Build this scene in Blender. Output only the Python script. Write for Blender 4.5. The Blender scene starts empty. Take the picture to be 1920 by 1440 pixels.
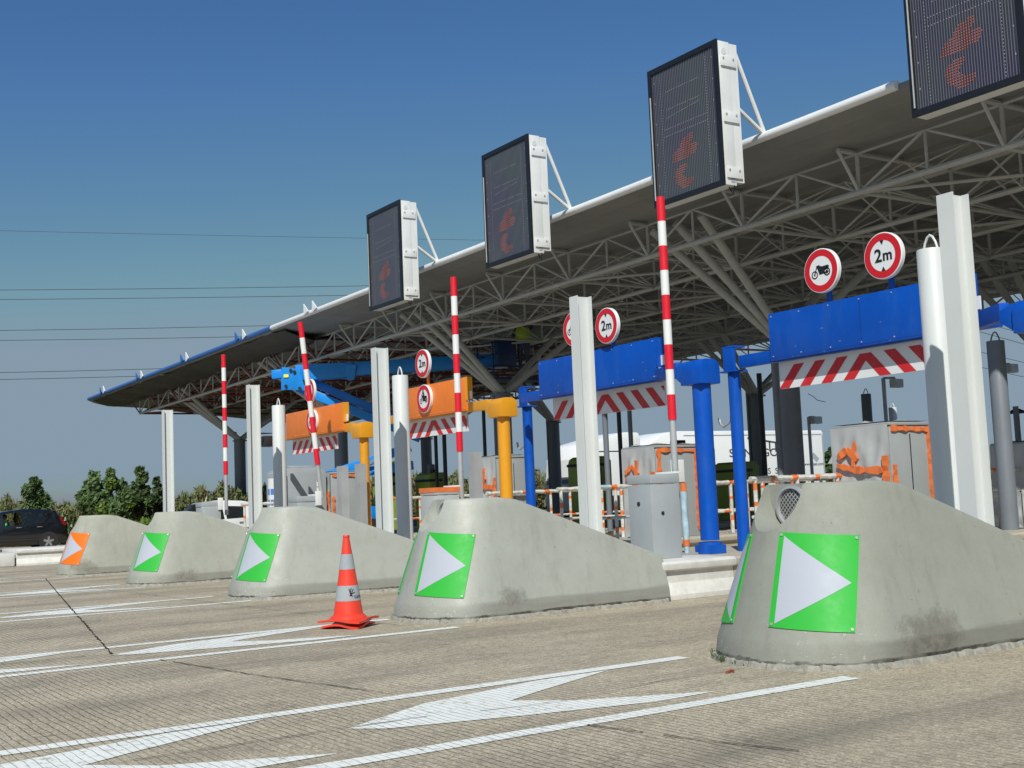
import bpy, bmesh, math, random
import numpy as np
from mathutils import Vector, Matrix, Quaternion
random.seed(7)
R = math.radians
SC = bpy.context.scene
COL = SC.collection
# ------------------------------------------------------------------ camera
FPX, YAW, PITCH, ROLL = 2272.18, R(33.40848), R(5.40307), R(-2.41279)
EYE = Vector((0, 0, 1.25))
_f0 = Vector((-math.cos(YAW), math.sin(YAW), 0)); _r0 = Vector((math.sin(YAW), math.cos(YAW), 0)); _u0 = Vector((0, 0, 1))
_f = _f0*math.cos(PITCH) + _u0*math.sin(PITCH); _u = _u0*math.cos(PITCH) - _f0*math.sin(PITCH)
_r = _r0*math.cos(ROLL) + _u*math.sin(ROLL); _u = _u*math.cos(ROLL) - _r0*math.sin(ROLL)
def at(x, y, X=None, Y=None, Z=None, D=None):
    """a point of the photograph (1920x1440) turned into a place in the world"""
    d = _f + _r*((x-960)/FPX) - _u*((y-720)/FPX)
    if X is not None: t = X/d.x
    elif Y is not None: t = Y/d.y
    elif Z is not None: t = (Z-EYE.z)/d.z
    else: t = D
    return EYE + d*t
cam = bpy.data.cameras.new('camera'); co = bpy.data.objects.new('camera', cam); COL.objects.link(co)
co.matrix_world = Matrix(((_r.x, _u.x, -_f.x, EYE.x), (_r.y, _u.y, -_f.y, EYE.y), (_r.z, _u.z, -_f.z, EYE.z), (0, 0, 0, 1)))
cam.sensor_width = 36; cam.lens = 36*FPX/1920; cam.clip_end = 5000; cam.clip_start = .1
SC.camera = co
# ------------------------------------------------------------------ light
SUN_H = Vector((.772, -.636, 0)).normalized(); SUN_EL = R(43.8)
w = bpy.data.worlds.new('World'); SC.world = w; w.use_nodes = True
nt = w.node_tree; bg = nt.nodes['Background']
sky = nt.nodes.new('ShaderNodeTexSky'); sky.sky_type = 'NISHITA'; sky.sun_disc = False
sky.sun_elevation = SUN_EL; sky.sun_rotation = math.atan2(SUN_H.x, SUN_H.y)
sky.altitude = 100; sky.air_density = 1.0; sky.dust_density = 1.35; sky.ozone_density = 3.0
sp_ = nt.nodes.new('ShaderNodeSeparateColor'); cb_ = nt.nodes.new('ShaderNodeCombineColor'); nt.links.new(sky.outputs[0], sp_.inputs[0])
for i_, (a_, g_, cap_) in enumerate(((.452, 1.55, .238), (.768, 1.12, .324), (1.45, .80, .405))):      # colour balance of a hazy late-summer sky, evened out towards the horizon
    p_ = nt.nodes.new('ShaderNodeMath'); p_.operation = 'POWER'; nt.links.new(sp_.outputs[i_], p_.inputs[0]); p_.inputs[1].default_value = g_
    m_ = nt.nodes.new('ShaderNodeMath'); m_.operation = 'MULTIPLY'; nt.links.new(p_.outputs[0], m_.inputs[0]); m_.inputs[1].default_value = a_
    c_ = nt.nodes.new('ShaderNodeMath'); c_.operation = 'MINIMUM'; nt.links.new(m_.outputs[0], c_.inputs[0]); c_.inputs[1].default_value = cap_/.085; nt.links.new(c_.outputs[0], cb_.inputs[i_])
nt.links.new(cb_.outputs[0], bg.inputs[0]); bg.inputs[1].default_value = .085
sl = bpy.data.lights.new('sun', 'SUN'); sl.energy = 4.1; sl.angle = R(.5); sl.color = (1, .99, .915)
so = bpy.data.objects.new('sun', sl); COL.objects.link(so)
_d = -(SUN_H*math.cos(SUN_EL) + Vector((0, 0, math.sin(SUN_EL))))
so.rotation_euler = _d.to_track_quat('-Z', 'Y').to_euler()
vs = SC.view_settings; vs.view_transform = 'Standard'; vs.look = 'None'; vs.gamma = 1; vs.exposure = 0
# ------------------------------------------------------------------ materials
MATS = {}
class NB:
    def __init__(s, m): s.t = m.node_tree; s.n = s.t.nodes; s.l = s.t.links
    def new(s, typ, **k):
        n = s.n.new('ShaderNode'+typ)
        for a, b in k.items(): setattr(n, a, b)
        return n
    def link(s, a, b): s.l.new(a, b)
    def val(s, sock, v):
        if hasattr(v, 'is_linked') or hasattr(v, 'node'): s.link(v, sock)
        else: sock.default_value = v
    def math(s, op, a, b=0., clamp=False):
        n = s.new('Math', operation=op, use_clamp=clamp); s.val(n.inputs[0], a); s.val(n.inputs[1], b); return n.outputs[0]
    def noise(s, vec, scale, detail=4, rough=.6, dist=0.):
        n = s.new('TexNoise'); s.link(vec, n.inputs['Vector']); n.inputs['Scale'].default_value = scale
        n.inputs['Detail'].default_value = detail; n.inputs['Roughness'].default_value = rough; n.inputs['Distortion'].default_value = dist
        return n.outputs['Fac']
    def ramp(s, fac, lo, hi, a=0., b=1.):
        n = s.new('MapRange'); s.link(fac, n.inputs[0]); n.inputs[1].default_value = lo; n.inputs[2].default_value = hi
        n.inputs[3].default_value = a; n.inputs[4].default_value = b; n.clamp = True; return n.outputs[0]
    def mix(s, fac, a, b):
        n = s.new('Mix', data_type='RGBA'); s.val(n.inputs['Factor'], fac)
        for k, v in ((6, a), (7, b)):
            if isinstance(v, (tuple, list)): n.inputs[k].default_value = (*v[:3], 1)
            else: s.link(v, n.inputs[k])
        return n.outputs[2]
    def scalevec(s, vec, sc):
        n = s.new('Mapping'); s.link(vec, n.inputs[0]); n.inputs['Scale'].default_value = sc; return n.outputs[0]
def newmat(name):
    m = bpy.data.materials.new(name); m.use_nodes = True; MATS[name] = m
    b = NB(m); p = b.n['Principled BSDF']; geo = b.new('NewGeometry'); return m, b, p, geo.outputs['Position']
def mat(name, col, rough=.5, metal=0., var=.12, scale=2., bump=0., bscale=60., dirt=0., dirtcol=(.12, .1, .08), spec=.5, emit=None, trans=0., coat=0.):
    m, b, p, pos = newmat(name)
    n = b.noise(pos, scale, 5, .6)
    lo = tuple(c*(1-var) for c in col); hi = tuple(min(1, c*(1+var)) for c in col)
    c = b.mix(b.ramp(n, .3, .7), lo, hi)
    if dirt:
        d = b.noise(b.scalevec(pos, (1, 1, .25)), scale*3, 8, .7)
        c = b.mix(b.math('MULTIPLY', b.ramp(d, .5, .75), dirt), c, dirtcol)
    b.link(c, p.inputs['Base Color'])
    p.inputs['Metallic'].default_value = metal; p.inputs['Specular IOR Level'].default_value = spec
    p.inputs['Coat Weight'].default_value = coat
    b.link(b.ramp(b.noise(pos, scale*6, 3), .3, .7, max(.02, rough-.08), min(1, rough+.08)), p.inputs['Roughness'])
    if bump:
        bn = b.new('Bump'); bn.inputs['Strength'].default_value = bump; bn.inputs['Distance'].default_value = .01
        b.link(b.noise(pos, bscale, 5, .65), bn.inputs['Height']); b.link(bn.outputs[0], p.inputs['Normal'])
    if emit: p.inputs['Emission Color'].default_value = (*emit[:3], 1); p.inputs['Emission Strength'].default_value = emit[3]
    if trans:
        out = b.n['Material Output']; t = b.new('BsdfTransparent'); mx = b.new('MixShader'); mx.inputs[0].default_value = trans
        b.link(p.outputs[0], mx.inputs[1]); b.link(t.outputs[0], mx.inputs[2]); b.link(mx.outputs[0], out.inputs[0])
    return m
M = MATS
mat('white_paint', (.74, .75, .74), .45, var=.04, dirt=.18, dirtcol=(.4, .38, .34))
mat('post_white', (.645, .665, .655), .42, var=.04, scale=1.2, dirt=.10, dirtcol=(.42, .40, .36), bump=.05)
mat('pole_white', (.78, .78, .77), .4, var=.03)
mat('pole_red', (.72, .012, .03), .4, var=.06)
mat('galvanised', (.50, .51, .52), .38, .35, var=.1)
mat('cabinet_grey', (.37, .40, .42), .42, var=.05, dirt=.12, dirtcol=(.22, .21, .2))
mat('panel_grey', (.335, .36, .37), .5, var=.05, dirt=.12, dirtcol=(.24, .25, .25))
mat('dark', (.02, .02, .022), .6, var=.1)
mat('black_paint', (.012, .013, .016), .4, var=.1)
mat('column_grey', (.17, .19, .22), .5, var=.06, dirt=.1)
mat('blue_paint', (.002, .080, .46), .4, var=.10, scale=1.5, dirt=.28, dirtcol=(.06, .16, .46), spec=.3)
mat('lift_blue', (.004, .24, .72), .35, var=.08)
mat('dark_blue', (.01, .04, .14), .4, var=.1)
mat('orange_board', (.86, .215, .025), .4, var=.06, dirt=.3, dirtcol=(.72, .13, .02))
mat('yellow_paint', (.76, .33, .016), .36, var=.06, dirt=.1, dirtcol=(.4, .16, .02))
mat('sign_white', (.78, .79, .80), .38, var=.02)
mat('sign_red', (.60, .012, .02), .38, var=.04)
mat('sign_black', (.012, .012, .016), .5, var=.05)
mat('stripe_red', (.60, .02, .025), .42, var=.08, dirt=.15, dirtcol=(.6, .3, .28))
mat('plate_green', (.036, .43, .050), .5, var=.03, spec=.25)
mat('plate_orange', (.80, .165, .012), .5, var=.03, spec=.25)
mat('plate_white', (.435, .465, .53), .5, var=.02, spec=.2)
mat('cone_red', (.80, .055, .028), .42, var=.06, dirt=.15, dirtcol=(.45, .06, .04))
mat('cone_grey', (.36, .39, .42), .3, var=.05, dirt=.1)
mat('tape_orange', (.76, .185, .05), .4, var=.15, scale=9, bump=.3, bscale=30)
mat('film', (.46, .475, .475), .16, var=.03, scale=3)
mat('film_white', (.62, .61, .57), .25, var=.25, scale=11, bump=.8, bscale=18)
mat('film_blue', (.42, .58, .64), .3, var=.2, scale=9, bump=.8, bscale=16)
mat('olive', (.27, .34, .04), .5, var=.12)
mat('deck', (.215, .222, .215), .7, var=.12, scale=.7, dirt=.25, dirtcol=(.16, .15, .13))
mat('truss_grey', (.44, .45, .435), .55, var=.08, dirt=.15)
mat('primer', (.16, .045, .03), .6, var=.15)
mat('gutter_white', (.80, .81, .82), .35, var=.03)
mat('gutter_blue', (.03, .13, .42), .4, var=.08)
mat('tarp', (.035, .035, .038), .55, var=.2, scale=2, bump=.8, bscale=4)
mat('kerb_white', (.66, .65, .62), .7, var=.10, scale=5, bump=.5, bscale=40, dirt=.35, dirtcol=(.42, .36, .29))
mat('kerb', (.42, .38, .31), .8, var=.12, scale=5, bump=.5, bscale=40, dirt=.3, dirtcol=(.2, .17, .13))
mat('car_black', (.008, .009, .012), .18, var=.1, spec=.6, coat=.6)
mat('car_white', (.74, .75, .76), .25, var=.03, coat=.4)
mat('glass', (.012, .015, .018), .06, var=.1, spec=.7, trans=.3)
mat('litter_red', (.30, .06, .04), .7, var=.3, scale=30)
mat('seam_blue', (.002, .04, .22), .5)
mat('seam_orange', (.5, .11, .012), .5)
mat('scratch', (.45, .5, .6), .6, var=.2)
mat('footing', (.33, .315, .27), .85, var=.25, scale=14, bump=.9, bscale=60, dirt=.6, dirtcol=(.09, .08, .065))
mat('tyre', (.018, .018, .018), .8, var=.2)
mat('rim', (.5, .5, .52), .3, .7, var=.1)
mat('tail_red', (.20, .008, .01), .2, var=.1)
mat('trailer_white', (.86, .87, .87), .4, var=.02)
mat('text_dark', (.035, .035, .04), .5, var=.1)
mat('skin', (.42, .24, .16), .55, var=.06)
mat('hair', (.02, .014, .01), .6, var=.2)
mat('green_shirt', (.05, .55, .16), .7, var=.1)
mat('hi_vis', (.55, .78, .03), .6, var=.1)
mat('workwear', (.05, .07, .12), .8, var=.15)
mat('helmet', (.75, .75, .72), .4, var=.05)
mat('bark', (.09, .07, .05), .9, var=.3, scale=9, bump=.6)
mat('cable', (.02, .02, .022), .6)
mat('led', (.46, .12, .06), .5, var=.3, scale=40, emit=(.9, .16, .06, .07))
mat('led_pale', (.34, .33, .38), .5, var=.3, scale=40)
mat('lamp_glass', (.55, .56, .56), .12, var=.3, scale=60, spec=.8)
mat('chrome', (.7, .7, .7), .15, .9, var=.05)
mat('yellow_label', (.85, .75, .06), .5)
mat('label_blue', (.10, .22, .6), .5)
def leafmat(name, a, b_, c_):
    m, b, p, pos = newmat(name)
    n1 = b.noise(pos, .9, 3); n2 = b.noise(pos, 14, 2)
    col = b.mix(b.ramp(n1, .35, .65), a, b_); col = b.mix(b.ramp(n2, .5, .72), col, c_)
    b.link(col, p.inputs['Base Color']); p.inputs['Roughness'].default_value = .6; p.inputs['Specular IOR Level'].default_value = .25
    return m
leafmat('leaf', (.085, .145, .05), (.11, .175, .065), (.16, .22, .105))
leafmat('leaf_bright', (.10, .16, .02), (.13, .19, .03), (.17, .23, .05))
leafmat('leaf_dry', (.17, .135, .07), (.10, .11, .045), (.23, .18, .10))
leafmat('flower', (.6, .6, .5), (.5, .5, .42), (.7, .7, .62))
leafmat('leaf_dark', (.06, .095, .038), (.08, .12, .05), (.11, .15, .07))

def m_road(name, paint=False):
    m, b, p, pos = newmat(name)
    big = b.noise(pos, .35, 5, .6); mid = b.noise(b.scalevec(pos, (1, .5, 1)), 2.2, 6, .65); fine = b.noise(pos, 95, 3, .7); grit = b.noise(pos, 260, 2, .6)
    c = b.mix(b.ramp(big, .35, .65), (.560, .475, .335), (.640, .550, .398))
    c = b.mix(b.math('MULTIPLY', b.ramp(mid, .46, .70), .65), c, (.355, .300, .215))
    c = b.mix(b.math('MULTIPLY', b.ramp(fine, .44, .70), .75), c, (.175, .155, .125))
    c = b.mix(b.math('MULTIPLY', b.ramp(grit, .54, .72), .8), c, (.50, .47, .40))
    speck = b.noise(pos, 42, 4, .7); c = b.mix(b.math('MULTIPLY', b.ramp(speck, .52, .68), .55), c, (.23, .21, .165))
    def cells(scale, lo, hi, cc):
        v = b.new('TexVoronoi'); v.inputs['Scale'].default_value = scale; b.link(pos, v.inputs['Vector'])
        q = b.new('SeparateColor'); b.link(v.outputs['Color'], q.inputs[0]); f = b.ramp(q.outputs[0], 0., 1., lo, hi)
        m2 = b.new('Mix', data_type='RGBA', blend_type='MULTIPLY'); m2.inputs['Factor'].default_value = 1.; b.link(cc, m2.inputs[6])
        cb2 = b.new('CombineColor'); [b.link(f, cb2.inputs[i]) for i in range(3)]; b.link(cb2.outputs[0], m2.inputs[7]); return m2.outputs[2]
    c = cells(78, .70, 1.22, c); c = cells(26, .88, 1.11, c)
    patch = b.noise(b.scalevec(pos, (.8, .35, 1)), .9, 7, .68); c = b.mix(b.math('MULTIPLY', b.ramp(patch, .50, .72), .42), c, (.25, .215, .16))
    # wheel tracks and drips along the lanes
    sx = b.new('SeparateXYZ'); b.link(pos, sx.inputs[0])
    streak = b.noise(b.scalevec(pos, (1.1, .07, 1)), 1.3, 6, .65)
    c = b.mix(b.math('MULTIPLY', b.ramp(streak, .52, .7), .38), c, (.17, .15, .125))
    spots = b.noise(b.scalevec(pos, (1.6, .8, 1)), 2.7, 9, .72)
    c = b.mix(b.math('MULTIPLY', b.ramp(spots, .615, .69), .75), c, (.115, .105, .088))
    dl = b.math('ABSOLUTE', b.math('MULTIPLY', b.math('SUBTRACT', b.math('FRACT', b.math('ADD', b.math('MULTIPLY', sx.outputs[0], 1/5.34), .5+3.72/5.34)), .5), 5.34))
    trk = b.math('MULTIPLY', b.ramp(b.math('ABSOLUTE', b.math('SUBTRACT', dl, .78)), .55, .08), b.ramp(b.noise(b.scalevec(pos, (1.4, .22, 1)), 1.7, 6, .65), .32, .66))
    c = b.mix(b.math('MULTIPLY', trk, .50), c, (.15, .132, .108))
    if paint:
        wear = b.noise(pos, 16, 8, .75)
        big2 = b.noise(pos, 3, 5, .6)
        worn = b.math('MULTIPLY', b.ramp(wear, .52, .64), b.ramp(big2, .36, .58), True)
        pc = b.mix(b.ramp(mid, .3, .7), (.80, .81, .765), (.87, .88, .83))
        c = b.mix(worn, pc, c)
    # transverse tining of the slab: grooves about every 5 cm along Y
    wob = b.noise(b.scalevec(pos, (.9, 1.6, 1)), 2.4, 3)
    yy = b.math('ADD', b.math('MULTIPLY', sx.outputs[1], 1/.052), b.math('MULTIPLY', wob, 1.1))
    fr = b.math('ABSOLUTE', b.math('SUBTRACT', b.math('FRACT', yy), .5))
    brk = b.noise(b.scalevec(pos, (4, 14, 1)), 2, 4, .7)
    wid = b.math('SUBTRACT', .31, b.math('MULTIPLY', brk, .40))
    gro = b.math('SUBTRACT', 1., b.math('DIVIDE', fr, b.math('MAXIMUM', wid, .015)), True)
    zone = b.ramp(b.noise(pos, .45, 4), .34, .56, .25 if not paint else .45, 1.)
    g = b.math('MULTIPLY', gro, zone)
    c = b.mix(b.math('MULTIPLY', g, .92 if not paint else .60), c, (.095, .082, .065))
    b.link(c, p.inputs['Base Color']); p.inputs['Roughness'].default_value = .82; p.inputs['Specular IOR Level'].default_value = .3
    bn = b.new('Bump'); bn.inputs['Strength'].default_value = .75; bn.inputs['Distance'].default_value = .006
    h = b.math('ADD', b.math('MULTIPLY', fine, .5), b.math('MULTIPLY', g, -.9)); h = b.math('ADD', h, b.math('MULTIPLY', grit, .3))
    b.link(h, bn.inputs['Height']); b.link(bn.outputs[0], p.inputs['Normal'])
m_road('concrete_road'); m_road('road_paint', True)
def m_block():
    m, b, p, pos = newmat('block_concrete')
    tc = b.new('TexCoord'); o = tc.outputs['Object']; sx = b.new('SeparateXYZ'); b.link(o, sx.inputs[0]); X, Y, Z = sx.outputs
    big = b.noise(pos, 1.1, 6, .65); mid = b.noise(pos, 5, 7, .7); fine = b.noise(pos, 70, 4, .7); pit = b.noise(pos, 24, 7, .78)
    c = b.mix(b.ramp(big, .3, .7), (.345, .358, .325), (.405, .418, .382))
    c = b.mix(b.math('MULTIPLY', b.ramp(mid, .45, .75), .35), c, (.29, .275, .24))
    drip = b.noise(b.scalevec(pos, (1, 1, .12)), 7, 6, .65)
    c = b.mix(b.math('MULTIPLY', b.ramp(drip, .52, .72), .38), c, (.25, .24, .21))
    c = b.mix(b.math('MULTIPLY', b.ramp(fine, .5, .8), .25), c, (.25, .24, .215))
    # pale chips, thicker low down on the nose where stones hit it
    low = b.ramp(Z, .55, .08); front = b.ramp(Y, 1.4, .5)
    thr = b.math('SUBTRACT', .690, b.math('MULTIPLY', b.math('MULTIPLY', low, front), .115))
    chip = b.math('MULTIPLY', b.math('SUBTRACT', pit, thr), 40., True)
    c = b.mix(b.math('MULTIPLY', chip, .85), c, (.70, .69, .63))
    dp = b.noise(pos, 22, 5, .7); c = b.mix(b.math('MULTIPLY', b.ramp(dp, .66, .70), .6), c, (.15, .14, .12))
    # plinth band: weaker light on that face put into the colour, plus tyre rubber
    rub = b.noise(b.scalevec(pos, (1, .35, 3)), 4, 6, .7)
    edge = b.math('ADD', Z, b.math('MULTIPLY', b.math('SUBTRACT', rub, .5), .10))
    band = b.math('MULTIPLY', b.ramp(edge, .20, .165), b.ramp(Y, .15, .7, .12, .62))
    c = b.mix(b.math('MULTIPLY', band, b.ramp(rub, .25, .6, .6, 1.)), c, (.175, .165, .15))
    # scorched scuff on the lane side
    vx = b.new('VectorMath', operation='DISTANCE'); b.link(b.scalevec(o, (.6, .8, 1.55)), vx.inputs[0]); cx0 = b.new('CombineXYZ'); cx0.inputs[0].default_value = .42
    def prop(n_): at2 = b.new('Attribute', attribute_type='OBJECT', attribute_name=n_); return at2.outputs['Fac']
    b.link(prop('scuff_y'), cx0.inputs[1]); b.link(prop('scuff_z'), cx0.inputs[2]); b.link(cx0.outputs[0], vx.inputs[1]); srad = prop('scuff_r')
    dd = b.math('ADD', vx.outputs['Value'], b.math('MULTIPLY', b.math('SUBTRACT', b.noise(pos, 4.5, 8, .72), .5), .62))
    sc = b.math('MULTIPLY', b.math('DIVIDE', b.math('SUBTRACT', srad, dd), .14, True), b.ramp(X, .3, .45))
    soot = b.noise(pos, 11, 7, .7); c = b.mix(b.math('MULTIPLY', sc, b.ramp(soot, .3, .7, .35, .95)), c, b.mix(b.ramp(soot, .38, .62), (.075, .07, .062), (.27, .25, .215)))
    # rough broken footing
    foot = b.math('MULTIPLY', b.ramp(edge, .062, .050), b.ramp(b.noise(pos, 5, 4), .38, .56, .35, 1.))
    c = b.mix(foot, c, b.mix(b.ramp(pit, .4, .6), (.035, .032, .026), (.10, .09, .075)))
    rust = b.noise(pos, 6.5, 2); c = b.mix(b.math('MULTIPLY', b.ramp(rust, .765, .79), .5), c, (.22, .12, .05))
    oi = b.new('ObjectInfo'); mm = b.new('Mix', data_type='RGBA', blend_type='MULTIPLY'); mm.inputs['Factor'].default_value = 1.; b.link(c, mm.inputs[6]); b.link(oi.outputs['Color'], mm.inputs[7]); c = mm.outputs[2]
    b.link(c, p.inputs['Base Color'])
    b.link(b.math('MULTIPLY', b.ramp(mid, .3, .7, .60, .85), oi.outputs['Alpha']), p.inputs['Roughness']); p.inputs['Specular IOR Level'].default_value = .35
    bn = b.new('Bump'); bn.inputs['Strength'].default_value = .5; bn.inputs['Distance'].default_value = .006
    h = b.math('ADD', b.math('MULTIPLY', fine, .35), b.math('MULTIPLY', b.math('ADD', chip, foot), b.math('MULTIPLY', pit, -1.6)))
    h = b.math('ADD', h, b.math('MULTIPLY', big, 3.)); h = b.math('ADD', h, b.math('MULTIPLY', sc, b.math('MULTIPLY', soot, 4.)))
    b.link(h, bn.inputs['Height']); b.link(bn.outputs[0], p.inputs['Normal'])
m_block()
def m_screen():
    m, b, p, pos = newmat('led_screen')
    tc = b.new('TexCoord'); sx = b.new('SeparateXYZ'); b.link(tc.outputs['Object'], sx.inputs[0])
    f = b.math('ABSOLUTE', b.math('SUBTRACT', b.math('FRACT', b.math('MULTIPLY', sx.outputs[0], 1/.040)), .5))
    g = b.math('ABSOLUTE', b.math('SUBTRACT', b.math('FRACT', b.math('MULTIPLY', sx.outputs[2], 1/.040)), .5))
    t = b.noise(pos, .9, 3)
    base = b.mix(b.ramp(t, .35, .65), (.030, .028, .045), (.042, .046, .050))
    line = b.mix(b.ramp(t, .35, .65), (.16, .15, .21), (.15, .17, .175))
    c = b.mix(b.ramp(f, .30, .40), base, line)
    dot = b.math('MULTIPLY', b.ramp(f, .14, .05), b.ramp(g, .14, .05))
    c = b.mix(b.math('MULTIPLY', dot, .6), c, (.11, .085, .10))
    b.link(c, p.inputs['Base Color']); p.inputs['Roughness'].default_value = .35
m_screen()
def m_field():
    m, b, p, pos = newmat('field')
    n = b.noise(pos, .05, 6); n2 = b.noise(pos, 2, 6)
    c = b.mix(b.ramp(n, .35, .65), (.10, .105, .04), (.16, .14, .07)); c = b.mix(b.math('MULTIPLY', b.ramp(n2, .4, .7), .5), c, (.05, .06, .02))
    b.link(c, p.inputs['Base Color']); p.inputs['Roughness'].default_value = .9
m_field()
# ------------------------------------------------------------------ mesh helpers
class MB:
    def __init__(s): s.v = []; s.f = []; s.m = []; s.mi = 0
    def add(s, vs_, fs):
        o = len(s.v); s.v += [Vector(p) for p in vs_]; s.f += [tuple(i+o for i in f) for f in fs]; s.m += [s.mi]*len(fs); return s
    def box(s, lo, hi, rz=0., piv=None):
        (a, b, c), (d, e, f) = lo, hi
        P = [(a, b, c), (d, b, c), (d, e, c), (a, e, c), (a, b, f), (d, b, f), (d, e, f), (a, e, f)]
        if rz:
            pv = Vector(piv if piv else ((a+d)/2, (b+e)/2, 0)); q = Matrix.Rotation(rz, 3, 'Z'); P = [pv+q@(Vector(p)-pv) for p in P]
        return s.add(P, [(3, 2, 1, 0), (4, 5, 6, 7), (0, 1, 5, 4), (1, 2, 6, 5), (2, 3, 7, 6), (3, 0, 4, 7)])
    def bar(s, p, q, wd, ht, up=(0, 0, 1)):
        """rectangular bar from p to q"""
        p = Vector(p); q = Vector(q); d = (q-p).normalized(); up = Vector(up)
        if abs(d.dot(up)) > .98: up = Vector((1, 0, 0))
        a = d.cross(up).normalized()*wd/2; b = a.cross(d).normalized()*ht/2
        P = [p-a-b, p+a-b, p+a+b, p-a+b, q-a-b, q+a-b, q+a+b, q-a+b]
        return s.add(P, [(3, 2, 1, 0), (4, 5, 6, 7), (0, 1, 5, 4), (1, 2, 6, 5), (2, 3, 7, 6), (3, 0, 4, 7)])
    def tube(s, pts, r, seg=10, cap=True, rs=None):
        pts = [Vector(p) for p in pts]; n = len(pts); rings = []
        t0 = (pts[1]-pts[0]).normalized(); a = t0.orthogonal().normalized()
        for i, p in enumerate(pts):
            t = (pts[min(i+1, n-1)]-pts[max(i-1, 0)]).normalized()
            a = (a-t*a.dot(t)).normalized(); b = t.cross(a)
            rr = rs[i] if rs else r
            rings.append([p+(a*math.cos(2*math.pi*k/seg)+b*math.sin(2*math.pi*k/seg))*rr for k in range(seg)])
        V = [p for g in rings for p in g]; F = []
        for i in range(n-1):
            for k in range(seg):
                k2 = (k+1) % seg; F.append((i*seg+k, i*seg+k2, (i+1)*seg+k2, (i+1)*seg+k))
        if cap: F.append(tuple(range(seg-1, -1, -1))); F.append(tuple((n-1)*seg+k for k in range(seg)))
        return s.add(V, F)
    def lathe(s, c, prof, seg=32, axis='z'):
        c = Vector(c); V = []; F = []; n = len(prof)
        for r, h in prof:
            for k in range(seg):
                a = 2*math.pi*k/seg; x, y = r*math.cos(a), r*math.sin(a)
                V.append(c+(Vector((x, y, h)) if axis == 'z' else Vector((x, h, y)) if axis == 'y' else Vector((h, x, y))))
        for i in range(n-1):
            for k in range(seg):
                k2 = (k+1) % seg; f = (i*seg+k, i*seg+k2, (i+1)*seg+k2, (i+1)*seg+k); F.append(f if axis != 'y' else f[::-1])
        F.append(tuple(range(seg))[::-1]); F.append(tuple((n-1)*seg+k for k in range(seg)))
        return s.add(V, F)
    def prism(s, pts, h0, h1, axis='y'):
        """2-D outline pushed between h0 and h1 along axis (outline in the other two, in order)"""
        def P(u, v, h): return {'y': (u, h, v), 'x': (h, u, v), 'z': (u, v, h)}[axis]
        n = len(pts); V = [P(u, v, h0) for u, v in pts]+[P(u, v, h1) for u, v in pts]
        F = [tuple(range(n)), tuple(range(2*n-1, n-1, -1))]+[(i, (i+1) % n, (i+1) % n+n, i+n) for i in range(n)]
        return s.add(V, F)
    def build(s, name, mats, parent=None, org=(0, 0, 0), smooth=False, bevel=0., ang=40, kind=None):
        o_ = Vector(org)
        me = bpy.data.meshes.new(name); me.from_pydata([p-o_ for p in s.v], [], s.f)
        for m in (mats if isinstance(mats, (list, tuple)) else [mats]): me.materials.append(MATS[m])
        bm = bmesh.new(); bm.from_mesh(me)
        lay = bm.faces.layers.int.new('mi')
        for f, i in zip(bm.faces, s.m): f.material_index = i
        bmesh.ops.recalc_face_normals(bm, faces=bm.faces)
        if bevel:
            es = [e for e in bm.edges if len(e.link_faces) == 2 and e.calc_face_angle(0) > R(30)]
            bmesh.ops.bevel(bm, geom=es, offset=bevel, segments=2, affect='EDGES', profile=.6, clamp_overlap=True)
        for f in bm.faces: f.smooth = smooth or bool(bevel)
        bm.to_mesh(me); bm.free()
        if smooth or bevel:
            try: me.set_sharp_from_angle(angle=R(20 if bevel else ang))
            except Exception: pass
        o = bpy.data.objects.new(name, me); COL.objects.link(o)
        if parent: o.parent = parent
        else: o.location = o_
        if kind: o['kind'] = kind
        return o
def thing(name, label, cat, loc=(0, 0, 0), group=None, rz=0.):
    o = bpy.data.objects.new(name, None); o.empty_display_size = .2; COL.objects.link(o)
    o.location = loc; o.rotation_euler = (0, 0, rz); o['label'] = label; o['category'] = cat
    if group: o['group'] = group
    return o
def tag(o, label, cat, group=None):
    o['label'] = label; o['category'] = cat
    if group: o['group'] = group
    return o
def dup(root, loc, label, group=None, rz=None):
    def cp(o, par):
        c = o.copy(); COL.objects.link(c)
        if par: c.parent = par
        for ch in list(o.children): cp(ch, c)
        return c
    r = cp(root, None); r.location = loc; r['label'] = label
    if rz is not None: r.rotation_euler = (0, 0, rz)
    return r
_TXT = {}
def text_part(name, body, size, loc, m, parent, rot=(R(90), 0, 0), bold=0., extrude=.002, sx=1.):
    cu = bpy.data.curves.new(name, 'FONT'); cu.body = body; cu.size = size; cu.align_x = 'CENTER'; cu.align_y = 'CENTER'
    cu.extrude = extrude; cu.offset = bold; cu.resolution_u = 4
    ob = bpy.data.objects.new(name, cu); COL.objects.link(ob)
    dg = bpy.context.evaluated_depsgraph_get(); me = bpy.data.meshes.new_from_object(ob.evaluated_get(dg))
    COL.objects.unlink(ob); bpy.data.objects.remove(ob); bpy.data.curves.remove(cu)
    me.materials.clear(); me.materials.append(MATS[m])
    o = bpy.data.objects.new(name, me); COL.objects.link(o); o.parent = parent; o.location = loc; o.rotation_euler = rot; o.scale = (sx, 1, 1)
    return o
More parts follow.
